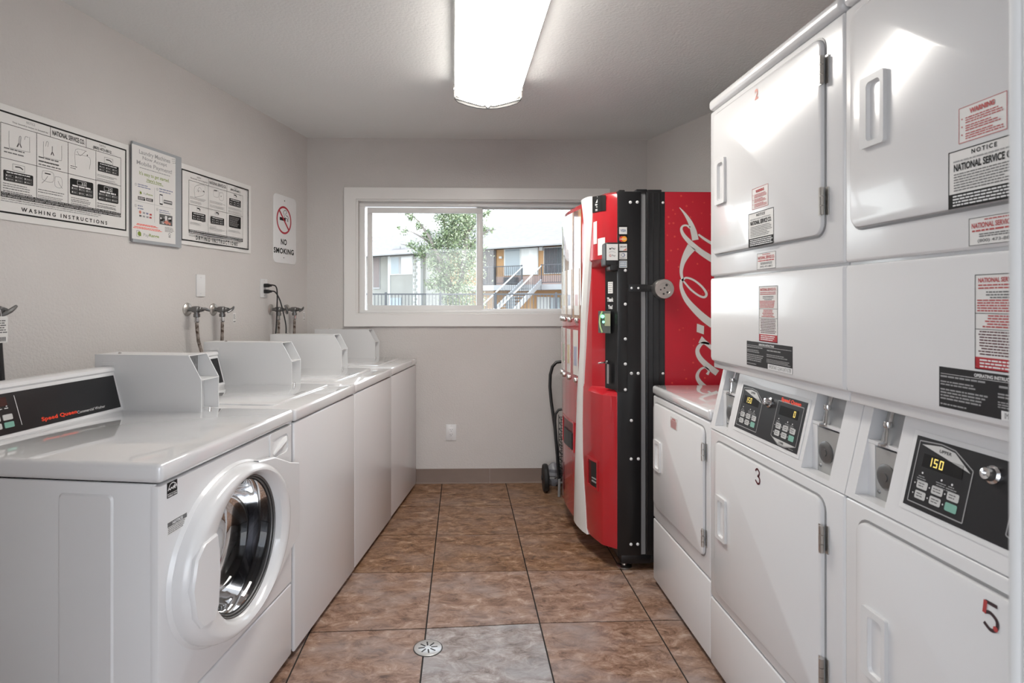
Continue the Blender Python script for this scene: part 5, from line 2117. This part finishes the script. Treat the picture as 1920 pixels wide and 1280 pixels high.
m_.loft([[vl(x, y, z_) for x, y in ((.721, 2.853), (.716, 2.872), (.713, 2.871), (.718, 2.852))] for z_ in (.902, .998)])
sp_ = m_.build('slot_plate', M_CHROME, vdoor, smooth=False)
# base and feet
m_ = MB()
m_.rbox(.775 - VX, SY + .012 - VY, .030, .92 - VX, 3.69 - VY, .078, .004)
m_.rbox(.90 - VX, SY + .02 - VY, .030, 1.48 - VX, 3.69 - VY, .078, .004)
m_.build('base_rail', M_BLACKM, vm)
for x, y in ((.800, 2.872), (.800, 3.66), (1.44, 2.87), (1.44, 3.66)):
    m_ = MB()
    m_.lathe([(.036, 0), (.036, .005), (.028, .010), (.012, .012), (.010, .04)], vl(x, y, 0), (0, 0, 1), 20)
    m_.build('foot', M_STEEL, vm)

# ------------------------------------------------------------------ shopping cart behind the machine
ct = root('shopping_cart', (.74, 3.98, 0), 0, 'black folding wire shopping cart squeezed behind the vending machine', 'cart')


def cl(x, y, z_):
    return (x - .74, y - 3.98, z_)


m_ = MB()
m_.tube([cl(.655, 3.93, .12), cl(.645, 3.94, .25), cl(.632, 3.97, .45), cl(.612, 4.01, .62), cl(.606, 4.03, .72), cl(.612, 4.05, .80), cl(.628, 4.06, .855), cl(.655, 4.06, .885), cl(.72, 4.06, .893), cl(.90, 4.06, .893), cl(.95, 4.06, .85), cl(.955, 4.03, .72), cl(.93, 3.95, .25)], .011, 8)
m_.build('handle_tube', M_BLACKP, ct)
m_ = MB()
m_.tube([cl(.652, 3.91, .02), cl(.640, 3.93, .25), cl(.630, 3.955, .50), cl(.634, 3.96, .545), cl(.655, 3.965, .572), cl(.70, 3.965, .580), cl(.90, 3.965, .580), cl(.925, 3.96, .55), cl(.925, 3.91, .02)], .008, 8)
m_.build('basket_frame', M_BLACKP, ct)
m_ = MB()
x0, x1, y0, y1 = .652, .920, 3.84, 3.935
for k in range(11):
    z_ = .15 + k * .038
    m_.tube([cl(x0, y1, z_), cl(x1, y1, z_)], .0022, 5)
    m_.tube([cl(x0, y0, z_), cl(x1, y0, z_)], .0022, 5)
    for x in (x0, x1):
        m_.tube([cl(x, y0, z_), cl(x, y1, z_)], .0022, 5)
for k in range(8):
    x = x0 + (x1 - x0) * k / 7
    for y in (y0, y1):
        m_.tube([cl(x, y, .14), cl(x, y, .545)], .0022, 5)
for k in range(7):
    m_.tube([cl(x0, y1, .15 + .05 * k), cl(x0 + .06, y1, .10 + .05 * k)], .002, 5)
m_.build('wire_basket', M_BLACKP, ct)
m_ = MB()
m_.tube([cl(.648, 3.905, .004), cl(.650, 3.90, .12)], .009, 8)
m_.tube([cl(.925, 3.905, .004), cl(.925, 3.90, .12)], .009, 8)
m_.tube([cl(.65, 3.90, .10), cl(.925, 3.90, .10)], .007, 8)
m_.tube([cl(.600, 4.02, .092), cl(.96, 4.02, .092)], .006, 8)
m_.tube([cl(.640, 4.02, .092), cl(.650, 3.92, .14)], .006, 8)
m_.build('leg_frame', M_GREYP, ct)
for x in (.575, .985):
    m_ = MB()
    dirx = (1, -.02, 0)
    m_.lathe([(.020, -.020), (.050, -.016), (.070, -.012), (.088, -.016), (.093, -.010), (.094, 0), (.093, .010), (.088, .016), (.070, .012), (.050, .016), (.020, .020)], cl(x, 4.03, .094), dirx, 28)
    wh = m_.build('wheel', M_RUBBER, ct)
    m_ = MB()
    m_.lathe([(.014, -.028), (.018, -.022), (.018, .022), (.014, .028)], cl(x, 4.03, .094), dirx, 12)
    m_.build('hub', M_PANEL2, wh)
    m_ = MB()
    m_.tube([cl(x + .02 if x < .7 else x - .02, 4.03, .094), cl(.70 if x < .7 else .88, 4.02, .094)], .006, 8)
    m_.build('axle', M_DSTEEL, wh)
bag = root('plastic_bag', (.672, 4.098, 0), 0, 'crumpled grey plastic bag under the wire shopping cart', 'bag')
m_ = MB()
rnd = random.Random(8)
loops = []
for k in range(9):
    t = k / 8
    rad = .055 * math.sin(math.pi * (.12 + .82 * t)) + .004
    loops.append([(-.02 + rad * 1.2 * rnd.uniform(.7, 1.15) * math.cos(2 * math.pi * q / 12), .06 + rad * rnd.uniform(.7, 1.15) * math.sin(2 * math.pi * q / 12), .002 + .16 * t) for q in range(12)])
m_.loft(loops)
m_.build('film', mat('grey_film', (.20, .20, .22), .35), bag, angle=20)

# ------------------------------------------------------------------ floor drain
dn = root('floor_drain', (-.128, 2.212, 0), 0, 'round steel floor drain with eight slots set in the tiles', 'drain')
m_ = MB()
m_.lathe([(.052, 0), (.052, .002), (.049, .0032), (.0005, .0034)], (0, 0, 0), (0, 0, 1), 36)
gr_ = m_.build('grate', mat('drain_steel', (.62, .61, .59), .3, metal=.6), dn)
m_ = MB()
for k in range(8):
    a_ = R(45 * k + 8)
    c_, s_ = math.cos(a_), math.sin(a_)
    m_.box(0, 0, 0, 0, 0, 0)
    m_.v = m_.v[:-8]
    m_.f = m_.f[:-6]
    m_.mi = m_.mi[:-6]
    P_ = [(.012, -.0028), (.036, -.0028), (.036, .0028), (.012, .0028)]
    m_.loft([[(a * c_ - b * s_, a * s_ + b * c_, h) for a, b in P_] for h in (.0030, .0037)])
m_.build('slot', M_SEAM, gr_, smooth=False)
m_ = MB()
for x in (.006,):
    m_.lathe([(.003, 0), (.002, .001)], (x, 0, .0034), (0, 0, 1), 8)
m_.build('screw', M_STEEL, gr_)
m_ = MB()
m_.lathe([(.0555, .0002), (.0555, .0012), (.052, .0012), (.052, .0002)], (0, 0, 0), (0, 0, 1), 36, False, False)
m_.build('rim', M_SEAM, dn)

# ------------------------------------------------------------------ outside the window
GZ = -0.14
m_ = MB()
m_.box(-60, -40, GZ - .1, 60, 90, GZ)
m_.build('ground', bump(vary(mat('concrete', (.32, .31, .30), .9), (.28, .27, .26), (.35, .34, .33), 1.5), 8, .2), kind='structure', smooth=False)

M_STUC = bump(vary(mat('beige_stucco', (.30, .29, .26), .9), (.29, .28, .25), (.33, .32, .285), .8), 6, .2)
M_STUCO = bump(vary(mat('orange_stucco', (.42, .24, .11), .9), (.40, .23, .11), (.45, .265, .13), .8), 6, .2)
M_STUCP = mat('pink_stucco', (.38, .27, .23), .9)
M_SHING = bump(vary(mat('pale_shingle', (.17, .165, .165), .85), (.17, .15, .14), (.235, .21, .20), 14, 4, .35, .65, (1, .25, 1)), 10, .3, .02)
M_FASC = mat('white_fascia', (.45, .44, .43), .6)
M_WHITEW = mat('white_panel', (.55, .55, .53), .6)
M_GLASSD = mat('far_window_glass', (.30, .34, .36), .12)
M_BLIND = mat('white_blind', (.70, .70, .68), .5)
M_DOORB = mat('brown_door', (.20, .16, .15), .5)
M_IRON = mat('dark_iron', (.07, .07, .075), .5)
M_SLABG = mat('walkway_concrete', (.36, .35, .34), .8)

ab = root('apartment_building', (3.575, 34.52, GZ), R(-125.4), 'two storey beige and orange apartment building with outside stairs seen through the window', 'building')
FB = Pr(ab, (0, 0, 0))
zR = zm(880, 380, .1641)
zL = zm(690, 380, .1641)


def fu(zf, x, y, h=0.0):
    return FB.uv(*zf(x, y), h)


def fbox(name, zf, x0, yt, x1, yb, h0, h1, mtl, par=None, build=True, mbx=None):
    a = fu(zf, x0, yt, h1)
    b = fu(zf, x1, yb, h1)
    c_ = fu(zf, (x0 + x1) / 2, yt, h1)
    d_ = fu(zf, (x0 + x1) / 2, yb, h1)
    m2 = mbx or MB()
    m2.box(h0, a[0], d_[1], h1, b[0], c_[1])
    if build:
        return m2.build(name, mtl, par or ab, smooth=False)
    return (a[0], d_[1], b[0], c_[1])


ez = fu(zR, 600, 488, 1.0)[1]          # eave height
uL, uR = fu(zL, 0, 600)[0] - 8, fu(zR, 1040, 600)[0] + 14
uM = fu(zL, 905, 600)[0]
m_ = MB()
m_.box(-7, uL, 0, 0, uM, ez - .05)
m_.build('beige_wall', M_STUC, ab, smooth=False)
m_ = MB()
m_.box(-7, uM, 0, -.02, uR, ez - .05)
m_.build('orange_wall', M_STUCO, ab, smooth=False)
# roof: slope, fascia, soffit
rz = FB.uv(*zR(600, 242), -4.0)[1]
m_ = MB()
m_.loft([[(1.0, u_, ez), (1.0, u_, ez + .16), (-4.0, u_, rz), (-9.0, u_, ez + .16), (-9.0, u_, ez)] for u_ in (uL - .5, uR + .5)])
m_.build('roof', M_SHING, ab, smooth=False)
m_ = MB()
m_.box(1.0, uL - .5, ez - .10, 1.06, uR + .5, ez + .17)
m_.box(.96, uL - .5, ez - .04, 1.12, uR + .5, ez + .04)
m_.build('fascia_board', M_FASC, ab, smooth=False)
for x0, x1 in ((330, 400), (405, 470)):
    a = fu(zL, x0, 560, .2)
    b = fu(zL, x1, 560, .2)
    m_ = MB()
    m_.rbox(.0, a[0], ez + .2, .5, b[0], ez + .62, .05)
    m_.build('roof_vent', M_SLABG, ab)
# right part, upper floor
f = fbox('entry_door', zR, 158, 545, 300, 940, -.02, .03, M_DOORB)
m_ = MB()
q = fbox('', zR, 158, 545, 300, 940, 0, .05, None, None, False, MB())
for k in range(9):
    u_ = q[0] + (q[2] - q[0]) * k / 8
    m_.box(.03, u_ - .02, q[1], .06, u_ + .02, q[3])
m_.build('security_bar', M_IRON, f, smooth=False)
f = fbox('window_surround', zR, 395, 520, 785, 828, -.02, .05, M_WHITEW)
fbox('pane', zR, 408, 532, 580, 820, .03, .06, M_GLASSD, f)
fbox('blind', zR, 585, 524, 776, 820, .03, .07, M_BLIND, f)
fbox('sash_bar', zR, 576, 524, 588, 822, .03, .09, M_WHITEW, f)
f = fbox('window_surround', zR, 848, 505, 1060, 812, -.02, .05, M_WHITEW)
fbox('pane', zR, 864, 515, 1050, 802, .03, .06, M_GLASSD, f)
m_ = MB()
q = fbox('', zR, 864, 515, 1050, 802, 0, .05, None, None, False, MB())
for k in range(13):
    u_ = q[0] + (q[2] - q[0]) * k / 12
    m_.box(.06, u_ - .025, q[1], .10, u_ + .025, q[3])
m_.build('security_bar', M_IRON, f, smooth=False)
fbox('lower_wall_band', zR, 302, 832, 1250, 940, -.02, .02, M_STUCP)
fbox('porch_lamp', zR, 338, 612, 366, 636, 0, .14, M_WHITEW)
fbox('alarm_box', zR, 796, 505, 832, 545, 0, .18, M_WHITEW)
fbox('air_conditioner', zR, 390, 850, 520, 930, .02, .45, M_IRON)
# walkway slab with the gap for the stairs
sz = fu(zR, 600, 935, 1.4)[1]
for x0, x1 in ((-300, 602), (602, 822), (822, 1400)):
    a, b = fu(zR, x0, 950, 1.4), fu(zR, x1, 950, 1.4)
    m_ = MB()
    m_.box(0, a[0], sz - .30, 1.4 if x0 != 602 else 1.35, b[0], sz)
    m_.build('walkway_slab', M_SLABG, ab, smooth=False)
RT = fu(zR, 450, 720, 1.36)[1]


def railing(x0, x1):
    a, b = fu(zR, x0, 800, 1.36)[0], fu(zR, x1, 800, 1.36)[0]
    m2 = MB()
    m2.box(1.33, a, RT - .05, 1.38, b, RT)
    m2.box(1.34, a, sz + .08, 1.37, b, sz + .12)
    r_ = m2.build('walkway_railing', M_IRON, ab, smooth=False)
    m2 = MB()
    n_ = int((b - a) / .125)
    for k in range(n_ + 1):
        u_ = a + (b - a) * k / n_
        m2.box(1.345, u_ - .010, sz + .1, 1.365, u_ + .010, RT - .03)
    m2.build('picket', M_IRON, r_, smooth=False)['kind'] = 'stuff'
    for u_ in (a, b):
        m2 = MB()
        m2.box(1.33, u_ - .03, sz - .32, 1.39, u_ + .03, RT + .02)
        m2.build('post', M_IRON, r_, smooth=False)


railing(158, 297)
railing(297, 600)
railing(824, 1250)
# stairs coming down towards the viewer
ua, ub = fu(zR, 606, 900, 1.4)[0], fu(zR, 818, 900, 1.4)[0]
st = None
m_ = MB()
run = 4.6
for u_ in (ua, ub):
    m_.loft([[(1.38, u_ + d_, sz - .02), (1.38 + run, u_ + d_, .0), (1.38 + run, u_ + d_, .30), (1.38, u_ + d_, sz + .28)] for d_ in (-.04, .04)])
st = m_.build('stair_stringer', M_SLABG, ab, smooth=False)
for k in range(1, 14):
    m_ = MB()
    t = k / 14
    m_.box(1.38 + run * t - .14, ua, sz * (1 - t) - .02, 1.38 + run * t + .14, ub, sz * (1 - t) + .04)
    m_.build('stair_tread', M_SLABG, st, smooth=False)
for u_ in (ua, ub):
    m_ = MB()
    m_.tube([(1.38, u_, sz + 1.0), (1.38 + run, u_, 1.05)], .036, 8)
    hr = m_.build('stair_handrail', M_WHITEW, ab)
    m_ = MB()
    for k in range(24):
        t = k / 23
        m_.box(1.37 + run * t, u_ - .01, sz * (1 - t) + .1, 1.39 + run * t, u_ + .01, sz * (1 - t) + 1.02)
    m_.build('picket', M_IRON, hr, smooth=False)['kind'] = 'stuff'
# ground floor
f = fbox('ground_door', zR, 770, 1075, 915, 1330, -.02, .06, M_WHITEW)
fbox('ground_window', zR, 925, 1080, 1030, 1250, -.02, .06, M_GLASSD)
fbox('ground_window', zR, 420, 1075, 520, 1250, -.02, .06, M_GLASSD)
# left part
f = fbox('bay_panel', zL, 232, 598, 520, 1190, 0, .25, M_STUC)
fbox('trim_strip', zL, 226, 612, 250, 1190, .02, .30, M_WHITEW)
fbox('trim_strip', zL, 572, 625, 600, 1190, .02, .32, M_WHITEW)
m_ = MB()
pil = fbox('stone_pilaster', zL, 514, 612, 572, 1190, .0, .26, M_WHITEW)
q = fbox('', zL, 514, 612, 572, 1190, 0, .26, None, None, False, MB())
nb = 16
for k in range(nb):
    m_ = MB()
    za, zb = q[1] + (q[3] - q[1]) * k / nb, q[1] + (q[3] - q[1]) * (k + 1) / nb
    w_ = q[2] - q[0]
    o_ = .12 * w_ if k % 2 else .32 * w_
    m_.box(.26, q[0] + o_, za + .02, .30, q[0] + o_ + .5 * w_, zb - .02)
    m_.build('block', M_STUC, pil, smooth=False)
f = fbox('window_surround', zL, 248, 612, 512, 822, .20, .30, M_WHITEW)
fbox('pane', zL, 262, 624, 352, 812, .28, .32, M_GLASSD, f)
fbox('blind', zL, 374, 620, 500, 808, .28, .32, M_BLIND, f)
fbox('sash_bar', zL, 350, 620, 374, 812, .28, .34, M_SLABG, f)
f = fbox('window_surround', zL, 60, 622, 134, 985, -.02, .06, M_SLABG)
fbox('pane', zL, 62, 628, 126, 965, .04, .08, M_DOORB, f)
fbox('ground_window', zL, 252, 1085, 375, 1190, .2, .30, M_GLASSD)

# iron fence across the yard
fc = root('iron_fence', (0, 20.0, GZ), 0, 'dark iron picket fence across the yard outside the window', 'fence')
ft = CAM_H + 17 / F_PX * 20 - GZ
xa, xb = -5.2, 6.2
m_ = MB()
m_.box(xa, -.025, ft - .05, xb, .025, ft)
m_.build('top_rail', M_IRON, fc, smooth=False)
m_ = MB()
m_.box(xa, -.02, .12, xb, .02, .16)
m_.build('bottom_rail', M_IRON, fc, smooth=False)
m_ = MB()
n_ = int((xb - xa) / .115)
for k in range(n_):
    x = xa + .115 * (k + .5)
    m_.box(x - .010, -.01, .10, x + .010, .01, ft - .03)
m_.build('picket', M_IRON, fc, smooth=False, kind='stuff')
for px in (600, 724, 826, 929, 1043, 1160):
    x = (px - CX) / F_PX * 20 + 20 * math.tan(YAW)
    m_ = MB()
    m_.box(x - .035, -.035, 0, x + .035, .035, ft + .04)
    m_.build('post', M_IRON, fc, smooth=False)

# tree
TD = 22.0


def tw(px, py, d=TD):
    return Vector(((px - CX) / F_PX * d + d * math.tan(YAW), d, CAM_H - (py - CY) / F_PX * d))


tp = tw(862, 640)
tr_ = root('tree', (tp.x, tp.y, GZ), 0, 'sunlit green tree with a forked trunk behind the iron fence', 'tree')
TO = Vector((tp.x, tp.y, GZ))
M_BARK = vary(mat('bark', (.24, .20, .17), .9), (.18, .15, .13), (.30, .26, .23), 12, 4)
M_LEAF = mat('leaf', (.17, .22, .10), .5)
M_LEAF2 = mat('leaf_pale', (.38, .42, .26), .5)
M_LEAF3 = mat('leaf_dark', (.07, .105, .055), .5)
m_ = MB()
br = [([(862, 645), (860, 600), (852, 560), (838, 520), (822, 480), (806, 445), (785, 415), (770, 402)], [.17, .15, .13, .11, .085, .06, .03, .012]),
      ([(852, 560), (866, 520), (872, 470), (876, 420), (870, 370), (866, 330)], [.12, .11, .10, .08, .06, .03]),
      ([(838, 520), (815, 500), (790, 475), (765, 460), (752, 458)], [.07, .05, .035, .02, .01]),
      ([(822, 480), (800, 450), (775, 436), (748, 428)], [.05, .035, .02, .01]),
      ([(872, 470), (895, 445), (915, 432), (930, 430)], [.06, .045, .025, .01]),
      ([(874, 440), (892, 415), (915, 398), (928, 392)], [.06, .045, .025, .01]),
      ([(838, 520), (842, 480), (836, 440), (830, 400), (824, 370)], [.08, .07, .05, .035, .02]),
      ([(852, 560), (832, 545), (812, 530), (798, 528)], [.06, .04, .02, .01])]
for i, (P_, r_) in enumerate(br):
    rr = random.Random(i)
    m_.tube([tw(x, y, TD + (0 if k < 2 else rr.uniform(-.5, .5))) - TO for k, (x, y) in enumerate(P_)], r_, 8)
m_.build('trunk', M_BARK, tr_)
rnd = random.Random(11)
m_ = MB()
blobs = [(868, 415, 34, 900), (842, 440, 26, 460), (815, 462, 18, 260), (862, 468, 34, 560), (880, 500, 26, 420), (842, 505, 24, 300), (826, 530, 20, 240), (866, 540, 26, 380), (846, 560, 22, 260), (802, 440, 11, 90), (786, 424, 8, 60), (772, 408, 7, 44), (764, 400, 5, 24), (790, 470, 14, 130), (772, 460, 9, 46), (760, 434, 7, 30), (748, 428, 4, 14),
         (826, 405, 16, 150), (898, 402, 16, 130), (914, 398, 8, 40), (908, 432, 9, 60), (922, 430, 5, 20), (872, 575, 24, 240), (806, 534, 9, 60), (862, 370, 40, 500), (836, 360, 30, 300), (880, 330, 40, 420), (812, 492, 14, 120), (850, 400, 18, 200), (890, 470, 18, 200), (900, 560, 12, 60)]
for x, y, r_, n_ in blobs:
    c_ = tw(x, y) - TO
    rad = r_ * TD / F_PX
    for k in range(int(n_ * 3.0)):
        v = Vector((rnd.gauss(0, .5), rnd.gauss(0, .6), rnd.gauss(0, .5))) * rad
        p = c_ + v
        a = Vector((rnd.gauss(0, 1), rnd.gauss(0, 1), rnd.gauss(0, 1))).normalized()
        b = a.orthogonal().normalized()
        s_ = rnd.uniform(.020, .040)
        m_.m = rnd.choice((0, 0, 1, 1, 2))
        m_.add([p - a * s_ * 1.5, p + b * s_ * .8, p + a * s_ * 1.5, p - b * s_ * .8], [(0, 1, 2, 3)])
m_.build('foliage', [M_LEAF, M_LEAF2, M_LEAF3], tr_, smooth=False, kind='stuff', recalc=False)
